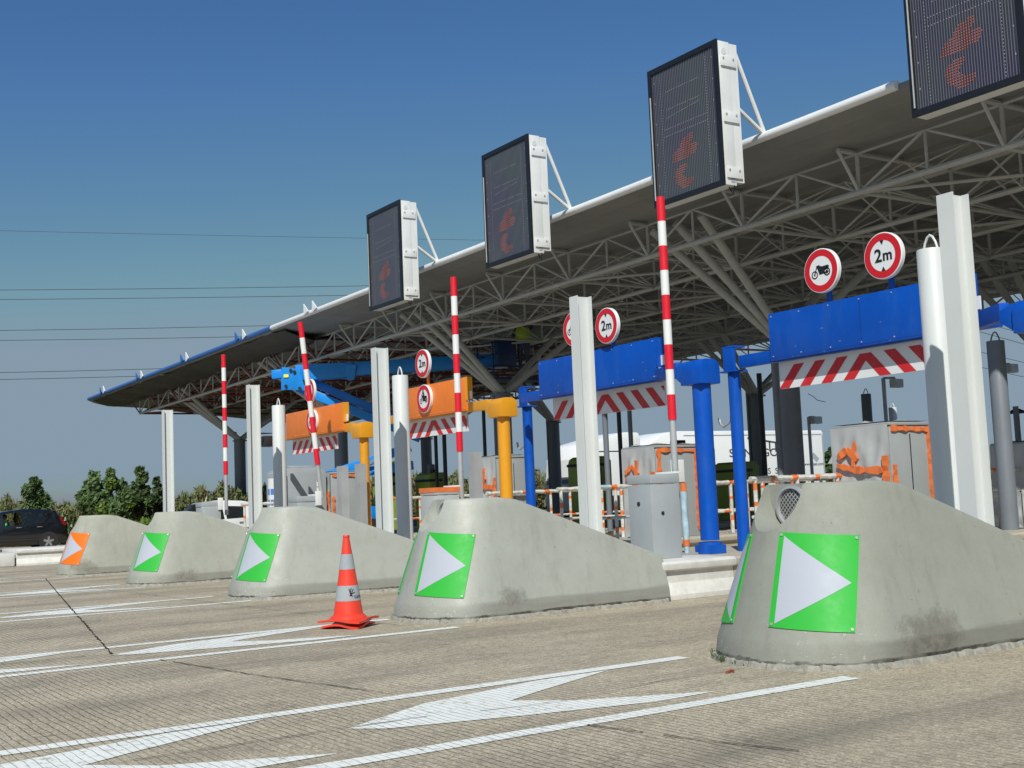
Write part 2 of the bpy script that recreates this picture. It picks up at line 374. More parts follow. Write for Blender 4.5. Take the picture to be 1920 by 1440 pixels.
def skin_body(name, joints, edges, mats, parent, org, colour=None):
    me = bpy.data.meshes.new(name); me.from_pydata([Vector(j[0])-Vector(org) for j in joints], edges, [])
    o = bpy.data.objects.new(name, me); COL.objects.link(o)
    md = o.modifiers.new('s', 'SKIN'); sv = me.skin_vertices[0].data
    for i, j in enumerate(joints): sv[i].radius = (j[1], j[1]); sv[i].use_root = (i == 0)
    o.modifiers.new('u', 'SUBSURF').levels = 2
    dg = bpy.context.evaluated_depsgraph_get(); m2 = bpy.data.meshes.new_from_object(o.evaluated_get(dg))
    COL.objects.unlink(o); bpy.data.objects.remove(o)
    m2.materials.clear()
    for m in mats: m2.materials.append(MATS[m])
    for p in m2.polygons:
        p.use_smooth = True
        if colour: p.material_index = colour(p.center+Vector(org))
    o = bpy.data.objects.new(name, m2); COL.objects.link(o); o.parent = parent
    return o
def struct(b, name, mats, **k): return b.build(name, mats, kind='structure', **k)
# ------------------------------------------------------------------ ground
CX = {1: -6.40, 2: -11.66, 3: -16.95, 4: -22.32, 5: -27.84, 6: -33.4}
CB = {1: -6.39, 2: -11.57, 3: -16.80, 4: -21.90, 5: -27.28}
b = MB(); b.add([(-2500, -2500, -.02), (2500, -2500, -.02), (2500, 2500, -.02), (-2500, 2500, -.02)], [(0, 1, 2, 3)]); struct(b, 'ground', 'field')
b = MB(); b.add([(-62, -60, 0), (60, -60, 0), (60, 90, 0), (-62, 90, 0)], [(0, 1, 2, 3)]); struct(b, 'concrete_plaza', 'concrete_road')
def paint(polys, name='lane_marking'):
    b = MB()
    for P in polys: b.add([(x, y, .004) for x, y in P], [tuple(range(len(P)))])
    return struct(b, name, 'road_paint')
def wob_line(x, y0, y1, wd, n=60):
    L = []; Rr = []
    for i in range(n+1):
        y = y0+(y1-y0)*i/n; L.append((x-wd/2+random.uniform(-.005, .005), y)); Rr.append((x+wd/2+random.uniform(-.005, .005), y))
    return [[L[i], Rr[i], Rr[i+1], L[i+1]] for i in range(n)]
for i in range(1, 7):
    c0 = {1: -6.33, 2: -11.25, 3: -16.85, 4: -21.8, 5: -27.25, 6: -33.2}[i]
    hw = {1: .795, 2: .69, 3: .69, 4: .69, 5: .9, 6: .8}[i]
    paint(wob_line(c0-hw, -14, 6.15, .145)+wob_line(c0+hw, -14, 6.2, .145))
    k = hw/.795
    for j in range(-6, 1):
        y0 = 2.99+j*2.57+ (.8 if i == 4 else 0)
        # chevron with its point towards the traffic, arms along the two edge lines
        up = [(0.0, 0), (-.42, .72), (-.66, 1.75), (-.665, 2.36), (-.25, 1.45), (-.10, 1.16)]
        lo = [(0.0, 0), (-.10, 1.16), (.20, 1.45), (.585, 2.25), (.60, 1.75), (.40, .95), (.16, .16)]
        paint([[(c0-.03+x*k, y0+y) for x, y in up], [(c0-.03+x*k, y0+y+(.0)) for x, y in lo]], 'chevron_marking')
# slab joints and cracks
def joint(pts, wd=.018, name='slab_joint', step=.12):
    b = MB(); P = []
    for (a, c) in zip(pts[:-1], pts[1:]):
        a = Vector(a); c = Vector(c); n = max(1, int((c-a).length/step))
        P += [a+(c-a)*i/n for i in range(n)]
    P.append(Vector(pts[-1])); nn = len(P)
    for i in range(nn-1):
        d = (P[i+1]-P[i]).normalized(); s_ = Vector((-d.y, d.x, 0))
        if i == 0: prev = (P[0]+s_*wd/2, P[0]-s_*wd/2)
        j = s_*random.uniform(-.008, .008); ww = wd*random.uniform(.35, 1.2)
        nx = (P[i+1]+j+s_*ww/2, P[i+1]+j-s_*ww/2)
        if random.random() > .06: b.add([Vector((p.x, p.y, .008)) for p in (prev[0], prev[1], nx[1], nx[0])], [(0, 1, 2, 3)])
        prev = nx
    return struct(b, name, 'joint_dark')
mat('joint_dark', (.035, .03, .026), .9, var=.4, scale=9)
G0 = lambda x, y: at(x, y, Z=0)
joint([G0(85, 1085), G0(125, 1132), G0(210, 1228)], .022)
joint([G0(300, 1238), G0(480, 1267), G0(720, 1300)], .016)
joint([G0(1070, 1356), G0(1280, 1385), G0(1500, 1410)], .014)
joint([G0(250, 1427), G0(540, 1384), G0(800, 1345)], .012, 'pavement_crack')
joint([G0(900, 1335), G0(1050, 1318), G0(1240, 1278), G0(1400, 1254)], .008, 'pavement_crack')
joint([G0(0, 1247), G0(160, 1231)], .02, 'pavement_crack')
joint([(-34, 5.2, 0), (-11.3, 5.9, 0)], .01, 'pavement_crack')
# ------------------------------------------------------------------ concrete crash blocks (local origin: middle of the front foot)
def inset(z):
    if z < .15: return .015*z/.15
    return .015+.295*(z-.15)/1.13
def bsurf(th, z, off=0.):
    i = inset(z); a = .77-i; y0 = i*1.35; bb = .62-.25*i
    p = Vector((a*math.cos(th), y0+bb*(1-math.sin(th)), z))
    n = Vector((math.cos(th)/a, -math.sin(th)/bb, 0)).normalized(); n = (n+Vector((0, 0, .25))).normalized()
    return p+n*off
TAIL = 3.06
def ztop(y): return 1.28 if y < 1.1 else 1.28-.385*(y-1.1)
def block_mesh():
    N = 41; tail_n = 26; cols = []
    def col(kind, t):
        ring = []
        zl = [0, .05, .10, .14, .18, .30, .45, .6, .75, .9, 1.0, 1.1, 1.2, 1.255, 1.272, 1.28]
        if kind == 'n': zt = ztop(bsurf(t, 1.28).y)
        else: zt = ztop(t[1])
        for z0 in zl:
            z = z0 if z0 <= .18 else .18+(z0-.18)*(zt-.18)/1.1
            ex = {1.255: .0, 1.272: .007, 1.28: .022}.get(z0, 0.)
            if kind == 'n': ring.append(bsurf(t, z, -ex))
            else: i = inset(z); ring.append(Vector((t[0]*(.77-i-ex), t[1], z)))
        return ring
    for k in range(tail_n): cols.append(col('t', (1, TAIL-(TAIL-1.12)*k/tail_n)))
    for k in range(N): cols.append(col('n', math.pi*k/(N-1)))
    for k in range(tail_n): cols.append(col('t', (-1, 1.12+(TAIL-1.12)*(k+1)/tail_n)))
    nz = len(cols[0]); nc = len(cols); V = [p for c in cols for p in c]; F = []
    for i in range(nc-1):
        for j in range(nz-1): F.append((i*nz+j, (i+1)*nz+j, (i+1)*nz+j+1, i*nz+j+1))
    for i in range(nc//2):
        a, b2 = i, nc-1-i
        if b2-a < 2: break
        for z_ in (nz-1, 0):
            q = (a*nz+z_, (a+1)*nz+z_, (b2-1)*nz+z_, b2*nz+z_)
            if a+1 == b2-1: q = (a*nz+z_, (a+1)*nz+z_, b2*nz+z_)
            F.append(q if z_ == nz-1 else q[::-1])
    F.append(tuple(range(nz-1, -1, -1))+tuple((nc-1)*nz+j for j in range(nz)))
    return V, F
def make_block():
    t = thing('crash_block', 'x', 'concrete block', (0, 0, 0), 'concrete crash blocks in front of the toll islands')
    mb = MB(); mb.add(*block_mesh()); o = mb.build('body', 'block_concrete', t, smooth=True, ang=50)
    # channel for the warning lamp
    cx, rr, zc, yb = -.09, .27, 1.20, .66
    prof = [(cx+rr*math.cos(a), zc+rr*math.sin(a)) for a in [math.pi+math.pi*i/16 for i in range(17)]]+[(cx+rr, 1.6), (cx-rr, 1.6)]
    tb = MB(); tb.prism(prof, -.6, yb, 'y'); to = tb.build('tool', 'block_concrete')
    md = o.modifiers.new('b', 'BOOLEAN'); md.operation = 'DIFFERENCE'; md.object = to; md.solver = 'EXACT'
    dg = bpy.context.evaluated_depsgraph_get(); me = bpy.data.meshes.new_from_object(o.evaluated_get(dg)); o.modifiers.clear()
    old = o.data; o.data = me; bpy.data.objects.remove(to)
    for p in me.polygons: p.use_smooth = True
    me.set_sharp_from_angle(angle=R(38))
    # broken footing the block stands on
    fb = MB(); rg = random.Random(11); O_ = []
    n_t = 44
    for k in range(n_t): O_.append((Vector((.775, TAIL-.05-(TAIL-1.15)*k/n_t, 0)), Vector((1, 0, 0))))
    for k in range(90):
        th = math.pi*k/89; q = bsurf(th, 0); O_.append((q, Vector((math.cos(th)/.77, -math.sin(th)/.62, 0)).normalized()))
    for k in range(n_t): O_.append((Vector((-.775, 1.15+(TAIL-1.2)*(k+1)/n_t, 0)), Vector((-1, 0, 0))))
    V = []; F = []; w1 = 0.
    for q, n_ in O_:
        w1 = .75*w1+rg.uniform(-.006, .006); e_ = .016+w1+(-.016 if rg.random() < .06 else 0); hz = .040+rg.uniform(-.007, .006)
        V += [q+n_*(e_+.012), q+n_*e_+Vector((0, 0, hz*.7)), q+n_*(e_-.010)+Vector((0, 0, hz)), q-n_*.05+Vector((0, 0, hz))]
    for i in range(len(O_)-1):
        for j in range(3): F.append((i*4+j, (i+1)*4+j, (i+1)*4+j+1, i*4+j+1))
    fb.add(V, F); fb.build('footing', 'footing', t)
    # lamp in the channel
    lb = MB(); lb.lathe((cx-.02, yb, 1.10), [(.155, .0), (.160, -.01), (.160, -.035), (.140, -.04), (.135, -.015), (.135, 0)], 40, 'y'); lamp = lb.build('warning_lamp', 'galvanised', t, smooth=True)
    lb = MB(); lb.lathe((cx-.02, yb, 1.10), [(.134, -.004), (.134, -.012), (.10, -.022), (.02, -.026)], 40, 'y'); lb.build('lens', 'lamp_grid', lamp, smooth=True)
    return t, o
def m_grid():
    m, b, p, pos = newmat('lamp_grid'); tc = b.new('TexCoord'); sx = b.new('SeparateXYZ'); b.link(tc.outputs['Object'], sx.inputs[0]); fr = lambda q: b.math('FRACT', b.math('MULTIPLY', q, 26.))
    g_ = b.math('MINIMUM', fr(b.math('ADD', sx.outputs[0], sx.outputs[2])), fr(b.math('SUBTRACT', sx.outputs[0], sx.outputs[2])))
    b.link(b.mix(b.ramp(g_, .22, .34), (.33, .33, .32), (.035, .035, .035)), p.inputs['Base Color']); p.inputs['Roughness'].default_value = .3
m_grid()
def plate(parent, left, colour):
    """curved reflective plate with a white arrowhead, screwed to the nose"""
    nu, nv = 30, 24
    def uvp(u, v, off):
        if not left: th = (.40+1.02*u)*(v)+(.49+.89*u)*(1-v); z = (.89+.04*u)*v+(.245+.035*u)*(1-v)
        else: th = math.pi-((.36+.78*u)*v+(.42+.80*u)*(1-v)); z = (.89+.03*u)*v+(.245+.035*u)*(1-v)
        return bsurf(th, z, off)
    def tri(u, v):     # u=1 is the edge near the middle of the nose
        m_ = .075
        if u > 1-m_*.9: return False
        s_ = (1-m_-u)/(1-2*m_); h = .465*(1-s_)
        return abs(v-.5) < h and u > m_
    pb = MB(); nu, nv = 64, 64
    V = []; F = []; Mi = []
    for i in range(nu+1):
        for j in range(nv+1): V.append(uvp(i/nu, j/nv, .009))
    for i in range(nu+1):
        for j in range(nv+1): V.append(uvp(i/nu, j/nv, .001))
    q = (nu+1)*(nv+1); at_ = lambda i, j: i*(nv+1)+j
    for i in range(nu):
        for j in range(nv): F.append((at_(i, j), at_(i+1, j), at_(i+1, j+1), at_(i, j+1)))
    for i in range(nu):
        F.append((at_(i, 0), at_(i+1, 0), at_(i+1, 0)+q, at_(i, 0)+q)); F.append((at_(i, nv), at_(i+1, nv), at_(i+1, nv)+q, at_(i, nv)+q))
    for j in range(nv):
        F.append((at_(0, j), at_(0, j+1), at_(0, j+1)+q, at_(0, j)+q)); F.append((at_(nu, j), at_(nu, j+1), at_(nu, j+1)+q, at_(nu, j)+q))
    pb.add(V, F); po = pb.build('reflector_plate', 'plate_'+colour, parent, smooth=True, ang=60)
    # arrowhead: its own thin sheet, edges exact
    ab = MB(); V = []; F = []; n1, n2 = 40, 40; m_ = .075
    for i in range(n1+1):
        u = (1-m_)-(1-2*m_)*i/n1; h = .462*(1-i/n1)
        for j in range(n2+1): V.append(uvp(u, .5+h*(2*j/n2-1), .0115))
    for i in range(n1):
        for j in range(n2): F.append((i*(n2+1)+j, (i+1)*(n2+1)+j, (i+1)*(n2+1)+j+1, i*(n2+1)+j+1))
    ab.add(V, F); ab.build('white_arrow', 'plate_white', po, smooth=True)
    for u, v in ((.04, .03), (.96, .03), (.04, .97), (.96, .97)):
        sb = MB(); p = uvp(u, v, .010); q2 = uvp(u, v, .017); sb.tube([p, q2], .011, 8); sb.build('screw', 'galvanised', po)
    return po
proto, body = make_block()
LB = {1: 'concrete crash block nearest the camera, round lamp in its top notch and green arrow plates',
      2: 'concrete crash block with green arrow plates just right of the red traffic cone',
      3: 'concrete crash block with green arrow plate directly behind the red traffic cone',
      4: 'concrete crash block with green arrow plate next to the orange-plated one',
      5: 'farthest concrete crash block, the only one with orange arrow plates'}
blocks = {1: proto}
for k in range(2, 6): blocks[k] = dup(proto, (CB[k], 6.12, 0), LB[k])
proto.location = (CB[1], 6.12, 0); proto['label'] = LB[1]
for k_, col_ in {1: (.80, .80, .76, .95), 2: (1., 1., .985, .62), 3: (1., 1., .985, .66), 4: (.97, .97, .93, .95), 5: (.95, .94, .88, 1.)}.items():
    for ch_ in blocks[k_].children:
        if ch_.name.startswith('body'):
            ch_.color = col_; ch_['scuff_y'], ch_['scuff_z'], ch_['scuff_r'] = {1: (.86, .27, .29), 2: (.72, .34, .17), 3: (1.3, .25, .08), 4: (.68, .24, .20), 5: (.36, .32, .27)}[k_]
blocks[3].rotation_euler.z = R(-8); blocks[4].rotation_euler.z = R(-3.5); blocks[5].rotation_euler.z = R(-6)
for k in range(1, 6):
    plate(blocks[k], False, 'orange' if k == 5 else 'green'); plate(blocks[k], True, 'orange' if k == 5 else 'green')
# ------------------------------------------------------------------ toll islands (kerbs)
def island(k):
    x = CX[k]; y0, y1 = 9.15, 31.
    if k == 6: y0 = at(30, 1062, Z=0).y; x = at(30, 1062, Z=0).x-.7
    t = thing('toll_island', {1: 'raised concrete island behind the nearest crash block', 2: 'raised concrete island with white painted kerb end beside the grey barrier box', 3: 'raised concrete island carrying the orange gate post and white cylinder bollard', 4: 'raised concrete island below the farther orange gate post', 5: 'raised concrete island under the rounded grey kiosk', 6: 'long low white kerbed island in front of the black car'}[k], 'island', (x, y0, 0), 'toll islands')
    prof = [(-1.20, 0), (-1.20, .06), (-1.13, .20), (-1.13, .33), (-1.19, .35), (-1.20, .42), (-1.16, .45), (.76, .45), (.80, .42), (.79, .35), (.73, .33), (.73, .20), (.80, .06), (.80, 0)]
    pr = [(x+a, z) for a, z in prof]; org = (x, y0, 0)
    white = 1.15 if k != 6 else 16
    mb = MB(); mb.prism(pr, y0, y0+white, 'y'); mb.build('white_kerb_end', 'kerb_white', t, org, bevel=.012)
    if k != 6: mb = MB(); mb.prism(pr, y0+white+.004, y1, 'y'); mb.build('kerb', 'kerb', t, org, bevel=.012)
    else:
        mb = MB(); mb.box((x-.5, y0-1.6, 0), (x+.7, y0-.02, .36)); mb.build('kerb', 'kerb_white', t, org, bevel=.05)
        mb = MB(); mb.box((x+.2, y0-.03, .02), (x+.74, y0+.0, .22)); mb.build('drain_opening', 'dark', t, org)
    return t
for k in range(1, 7): island(k)
# ------------------------------------------------------------------ white H section posts
def hpost():
    t = thing('steel_post', 'x', 'post', (0, 0, 0), 'white H section steel posts')
    mb = MB(); b2, h, tf, tw, H = .08, .22, .014, .012, 3.66
    mb.prism([(-b2, 0), (b2, 0), (b2, tf), (tw/2, tf), (tw/2, h-tf), (b2, h-tf), (b2, h), (-b2, h), (-b2, h-tf), (-tw/2, h-tf), (-tw/2, tf), (-b2, tf)], 0, H, 'z')
    mb.build('section', 'post_white', t)
    mb = MB(); mb.box((-.16, -.06, .0), (.16, .28, .02)); mb.build('base_plate', 'post_white', t)
    return t
hp = hpost()
HL = {1: 'tall white H section steel post at the right beside the large white bollard', 2: 'tall white H section post in front of the blue height board', 3: 'tall white H section post in front of the orange height board', 4: 'white H section post behind the third crash block, left of a bollard', 5: 'leftmost white H section steel post standing against the sky'}
for k in range(1, 6):
    tp = {1: (1755, 366), 2: (1067, 557), 3: (695, 653), 4: (461, 722), 5: (303, 769)}[k]
    p = at(tp[0], tp[1], Z=3.665); loc = (p.x+.08, p.y, 0)
    if k == 1: hp.location = loc; hp['label'] = HL[1]
    else: dup(hp, loc, HL[k])
# ------------------------------------------------------------------ round protective cylinders with a lifting loop
def cyl_bollard():
    t = thing('cylinder_bollard', 'x', 'bollard', (0, 0, 0), 'tall cylindrical bollards with lifting loops')
    mb = MB(); mb.lathe((0, 0, 0), [(.134, .0), (.134, 3.35), (.128, 3.362), (.118, 3.362), (.118, 3.345)], 48); mb.build('cylinder', 'post_white', t, smooth=True, ang=35)
    mb = MB(); mb.tube([(-.085, 0, 3.34), (-.06, 0, 3.43), (-.03, 0, 3.485), (0, 0, 3.505), (.03, 0, 3.485), (.06, 0, 3.43), (.085, 0, 3.34)], .012, 8); mb.build('lifting_loop', 'post_white', t, smooth=True)
    return t
cb = cyl_bollard(); 
cb.location = (-7.35, 9.73, .10); cb['label'] = 'large white cylindrical bollard at the right, half shaded by a steel post'
dup(cb, (-17.74, 9.48, 0), 'white cylindrical bollard in front of the orange height board')
dup(cb, (-23.43, 9.67, 0), 'white cylindrical bollard behind the third crash block')
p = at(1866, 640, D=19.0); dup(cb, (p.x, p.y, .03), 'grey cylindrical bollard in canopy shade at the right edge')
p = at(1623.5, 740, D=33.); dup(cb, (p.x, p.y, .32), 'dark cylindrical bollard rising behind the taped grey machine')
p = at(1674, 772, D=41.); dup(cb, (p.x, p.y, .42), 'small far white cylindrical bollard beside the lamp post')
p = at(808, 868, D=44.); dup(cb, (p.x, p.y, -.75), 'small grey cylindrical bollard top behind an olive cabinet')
for o in bpy.data.objects:
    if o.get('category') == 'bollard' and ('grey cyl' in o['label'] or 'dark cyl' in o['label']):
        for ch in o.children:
            ch.data = ch.data.copy(); ch.data.materials[0] = MATS['column_grey' if 'grey' in o['label'] else 'black_paint']  # darker material puts the canopy shade into the colour of these bollards
# ------------------------------------------------------------------ barriers with raised striped poles
def barrier(k, base, top, wrapped=False, label=''):
    x = CX[k]
    t = thing('barrier', label, 'barrier', (x, 9.5, .45), 'raised barriers on the toll islands'); org = (x, 9.5, .45)
    cab = MB(); lo, hi = (x-.14, 9.43, .45), (x+.30, 9.88, 1.35)
    cab.box(lo, hi); c_ = cab.build('cabinet', 'film' if wrapped else 'cabinet_grey', t, org, bevel=.012)
    lid = MB(); lid.box((x-.15, 9.42, 1.358), (x+.31, 9.89, 1.47)); lid.build('lid', 'film' if wrapped else 'cabinet_grey', t, org, bevel=.02)
    if wrapped:
        tb = MB(); tb.box((x-.155, 9.412, 1.40), (x+.315, 9.898, 1.475)); tb.build('tape_band', 'tape_orange', t, org)
    else:
        lk = MB(); lk.lathe((x+.06, 9.43, 1.12), [(.028, 0), (.028, -.006)], 16, 'y'); lk.build('lock', 'dark', t, org)
        lk = MB(); lk.lathe((x+.30, 9.60, 1.0), [(.024, 0), (.024, .006)], 16, 'x'); lk.build('lock', 'dark', t, org)
    B = Vector(base); T = Vector(top); d = (T-B); L = d.length; d.normalize()
    pb = MB(); n = 9; s0 = L-n*.318
    pb.tube([B-d*.3, B+d*s0], .042, 16); pb.mi = 1
    for i in range(n):
        pb.mi = 1 if i % 2 == 0 else 2
        pb.tube([B+d*(s0+i*.318), B+d*(s0+(i+1)*.318)], .054, 16)
    pb.build('pole', ['galvanised', 'pole_red', 'pole_white'], t, org, smooth=True)
    br = MB()
    if k > 3: br.box((x+.315, 9.80, 1.28), (x+.34, 9.92, 1.56))
    br.box((x-.04, 9.80, 1.472), (x+.30, 9.92, 1.50)); br.build('pole_bracket', 'pole_white', t, org, bevel=.005)
    return t
p2 = at(1238, 370, X=CX[2]+.02); barrier(2, (p2.x, p2.y-.0, 1.45), p2, False, 'raised red and white barrier pole on the clean grey box by the blue board')
p3 = at(850, 520, X=CX[3]+.05); barrier(3, (p3.x, p3.y, 1.45), p3, True, 'raised red and white barrier pole on a plastic wrapped box, before the orange board')
p4 = at(563, 604, X=CX[4]+.05); q4 = at(600, 905, X=CX[4]+.05); barrier(4, (q4.x, q4.y, q4.z), p4, False, 'leaning red and white barrier pole crossing the farther orange board')
p5 = at(419, 665, X=CX[5]+.05); barrier(5, (p5.x, p5.y, 1.45), p5, False, 'leftmost raised red and white barrier pole, by the white car')
# ------------------------------------------------------------------ height gates
def disc_sign(parent, c, org, kind, r=.265, post=True):
    x, y, z = c
    mb = MB(); mb.lathe((x, y, z), [(r, .0), (r, -.05), (r-.006, -.055)], 48, 'y'); s = mb.build('round_sign', 'sign_white', parent, org, smooth=True, ang=30)
    mb = MB(); n = 48; ro, ri = r*.955, r*.66
    V = [(x+ro*math.cos(2*math.pi*i/n), y-.057, z+ro*math.sin(2*math.pi*i/n)) for i in range(n)]+[(x+ri*math.cos(2*math.pi*i/n), y-.057, z+ri*math.sin(2*math.pi*i/n)) for i in range(n)]
    mb.add(V, [(i, (i+1) % n, (i+1) % n+n, i+n) for i in range(n)]); mb.build('red_ring', 'sign_red', s, org)
    yy = y-.0575; k = r
    def poly(b, P): b.add([(x+a*k, yy, z+c_*k) for a, c_ in P], [tuple(range(len(P)))])
    def ring(b, cx_, cz_, ra, rb, n=24):
        V = [(x+(cx_+ra*math.cos(2*math.pi*i/n))*k, yy, z+(cz_+ra*math.sin(2*math.pi*i/n))*k) for i in range(n)]+[(x+(cx_+rb*math.cos(2*math.pi*i/n))*k, yy, z+(cz_+rb*math.sin(2*math.pi*i/n))*k) for i in range(n)]
        b.add(V, [(i, (i+1) % n, (i+1) % n+n, i+n) for i in range(n)])
    if kind == 'height':
        text_part('numeral', '2', r*.78, Vector((x-.23*k, yy, z))-Vector(org), 'sign_black', s, bold=.004)
        text_part('letter', 'm', r*.66, Vector((x+.25*k, yy, z-.02*k))-Vector(org), 'sign_black', s, bold=.004)
        b = MB(); poly(b, [(-.11, .66), (.11, .66), (0, .46)]); poly(b, [(-.11, -.66), (0, -.46), (.11, -.66)]); b.build('arrowheads', 'sign_black', s, org)
    else:
        b = MB(); ring(b, -.36, -.15, .185, .13); ring(b, .36, -.10, .185, .13); ring(b, -.36, -.15, .05, .0, 12); ring(b, .36, -.10, .06, .0, 12)
        poly(b, [(-.39, -.15), (-.33, -.15), (-.17, .22), (-.22, .24)]); poly(b, [(-.25, .24), (-.05, .27), (-.05, .23), (-.25, .20)])
        poly(b, [(-.22, .20), (-.10, .23), (.10, .18), (.42, .20), (.50, .14), (.44, .02), (.22, .0), (.16, -.16), (-.08, -.18), (-.14, -.02)])
        poly(b, [(.16, -.13), (.36, -.07), (.36, -.13), (.18, -.19)])
        for a in range(6):
            an = a*math.pi/3; cx_, cz_ = .36, -.10; ca, sa = math.cos(an), math.sin(an)
            poly(b, [(cx_+.03*sa, cz_-.03*ca), (cx_+.14*ca+.012*sa, cz_+.14*sa-.012*ca), (cx_+.14*ca-.012*sa, cz_+.14*sa+.012*ca), (cx_-.03*sa, cz_+.03*ca)])
        if kind == 'rider':
            ring(b, -.02, .58, .085, .0, 14); poly(b, [(-.10, .50), (.06, .50), (.20, .14), (.0, .14)]); poly(b, [(-.10, .50), (-.06, .42), (-.24, .22), (-.29, .26)])
        b.build('motorcycle_symbol', 'sign_black', s, org)
    return s
def gate(k, px, xl, xr, colour, label, signs, pr_=.12):
    """k: island of the hinge post; the arm and board reach out to the left over the lane"""
    P = Vector(px); board, postm = ('blue_paint', 'blue_paint') if colour == 'blue' else ('orange_board', 'yellow_paint')
    t = thing('height_gate', label, 'height gate', (P.x, P.y, .45), 'swinging height limit gates over the lanes'); org = (P.x, P.y, .45)
    mb = MB(); mb.tube([(P.x, P.y, .62), (P.x, P.y, 2.66)], pr_, 32); post = mb.build('post', postm, t, org, smooth=True)
    mb = MB(); mb.tube([(P.x, P.y, .45), (P.x, P.y, .60)], pr_+.03, 32); mb.box((P.x-.16, P.y-.12, .452), (P.x+.16, P.y+.12, .56)); mb.build('foot', postm, post, org)
    # hinge box with rounded shoulders, nose tapering into the arm
    by0, by1, bx0, bx1, z0, z1 = P.y-.16, P.y+.18, P.x-.22, P.x+.17, 2.61, 2.93
    out = [(bx0+.16, z0), (bx1, z0), (bx1, z1), (bx0, z1), (bx0-.12, z1-.10), (bx0-.12, z1-.26)]
    mb = MB()
    n = 10; V = []; F = []
    yzs = [(by0, z0), (by1, z0)]+[(by1-.12+.12*math.cos(a), z1-.12+.12*math.sin(a)) for a in [math.pi/2*i/6 for i in range(7)]]+[(by0+.12-.12*math.sin(a), z1-.12+.12*math.cos(a)) for a in [math.pi/2*i/6 for i in range(7)]]
    mb.prism(yzs, bx0, bx1, 'x'); mb.build('hinge_box', postm, t, org, bevel=.012)
    mb = MB(); mb.prism([(bx0-.004, z0+.02), (bx0-.004, z1-.02), (bx0-.16, z1-.08), (bx0-.16, z0+.13)], P.y-.13, P.y+.12, 'y'); mb.build('hinge_cheek', postm, t, org, bevel=.01)
    yb = 11.0; zb0, zb1 = 2.82, 3.41
    arm = MB(); arm.bar((bx0-.18, P.y, 2.86), (xr-.1, yb+.06, 2.88), .10, .17); arm.bar((xr+.3, yb+.06, 2.885), (xl-.62, yb+.06, 2.885), .08, .16)
    am = arm.build('arm', board if colour == 'blue' else 'yellow_paint', t, org, bevel=.006)
    bd = MB(); bd.box((xl, yb-.03, zb0), (xr, yb+.012, zb1)); bo = bd.build('board', board, t, org, bevel=.006)
    ed = MB(); ed.box((xr-.001, yb-.025, zb0+.18), (xr+.035, yb+.10, zb1+.004)); ed.build('end_channel', postm if colour != 'blue' else board, bo, org)
    ed = MB(); ed.box((xr+.04, yb+.03, zb0+.2), (xr+.10, yb+.05, zb1-.25)); ed.build('label_plate', 'sign_white', bo, org)
    sm = MB(); xm_ = (xl+xr)/2; sm.box((xm_-.004, yb-.0315, zb0+.012), (xm_+.004, yb-.0295, zb1-.012)); sm.box((xl+.012, yb-.0315, zb0+.022), (xr-.012, yb-.0295, zb0+.027)); sm.build('panel_seam', 'seam_blue' if colour == 'blue' else 'seam_orange', bo, org)
    if colour == 'blue':
        sc_ = MB(); rg = random.Random(k)
        for _ in range(9):
            sx_, sz_ = rg.uniform(xl+.1, xr-.1), zb0+rg.choice([.018, .03, .045, rg.uniform(.05, .3)]); ln = rg.uniform(.015, .06); an = rg.uniform(-.5, .5); d0 = Vector((math.cos(an), 0, math.sin(an)))*ln; n0 = Vector((-math.sin(an), 0, math.cos(an)))*rg.uniform(.001, .003); p0 = Vector((sx_, yb-.0308, sz_)); sc_.add([p0-d0*.5-n0*.2, p0+d0*.5-n0*.3, p0+d0*.4+n0, p0-d0*.4+n0], [(0, 1, 2, 3)])
        sc_.build('paint_scratches', 'scratch', bo, org)['kind'] = 'stuff'
    rv = MB()
    for i in range(7):
        for z in (zb0+.05, zb1-.04): rv.lathe((xl+.05+(xr-xl-.1)*i/6, yb-.03, z), [(.009, 0), (.006, -.008)], 8, 'y')
    rv.build('rivets', 'galvanised', bo, org)
    # striped hanging panel
    sx0, sx1, sy, sz0, sz1 = xl-.03, xl+2.72, 11.25 if k == 2 else 11.14, 2.475, 2.96
    if colour != 'blue': sx1 = xl+2.36
    sp = MB(); sp.box((sx0, sy, sz0), (sx1, sy+.03, sz1))
    spn = sp.build('striped_panel', 'sign_white', t, org)
    st = MB(); apex = sx0+(sx1-sx0)*.50; per = .345; H = .285; lean = .27; wd = .165
    def stripe(xb, sgn):
        P4 = [(xb, sz0), (xb+wd, sz0), (xb+wd+sgn*lean, sz0+H), (xb+sgn*lean, sz0+H)]
        out = []
        for a in range(4):
            (ax, az), (bx_, bz_) = P4[a], P4[(a+1) % 4]
            for X_, side in ((None, 0),):
                out.append((ax, az))
        # clip to panel ends
        def clip(Q, xx, keep_right):
            res = []
            for a in range(len(Q)):
                p_, q_ = Q[a], Q[(a+1) % len(Q)]
                ip = (p_[0] >= xx) if keep_right else (p_[0] <= xx); iq = (q_[0] >= xx) if keep_right else (q_[0] <= xx)
                if ip: res.append(p_)
                if ip != iq:
                    f = (xx-p_[0])/(q_[0]-p_[0]); res.append((xx, p_[1]+f*(q_[1]-p_[1])))
            return res
        Q = clip(out, sx0, True) if out else []
        Q = clip(Q, sx1, False) if Q else []
        if len(Q) >= 3: st.add([(a, sy-.003-.001*(sgn > 0), c_) for a, c_ in Q], [tuple(range(len(Q)))])
    i = 0
    while apex-lean-wd-i*per > sx0-.3: stripe(apex-lean-wd/2-i*per, 1); i += 1
    for j in range(14):
        if apex+lean-wd/2+j*per < sx1+.3: stripe(apex+lean-wd/2+j*per, -1)
    st.build('red_stripes', 'stripe_red', spn, org)
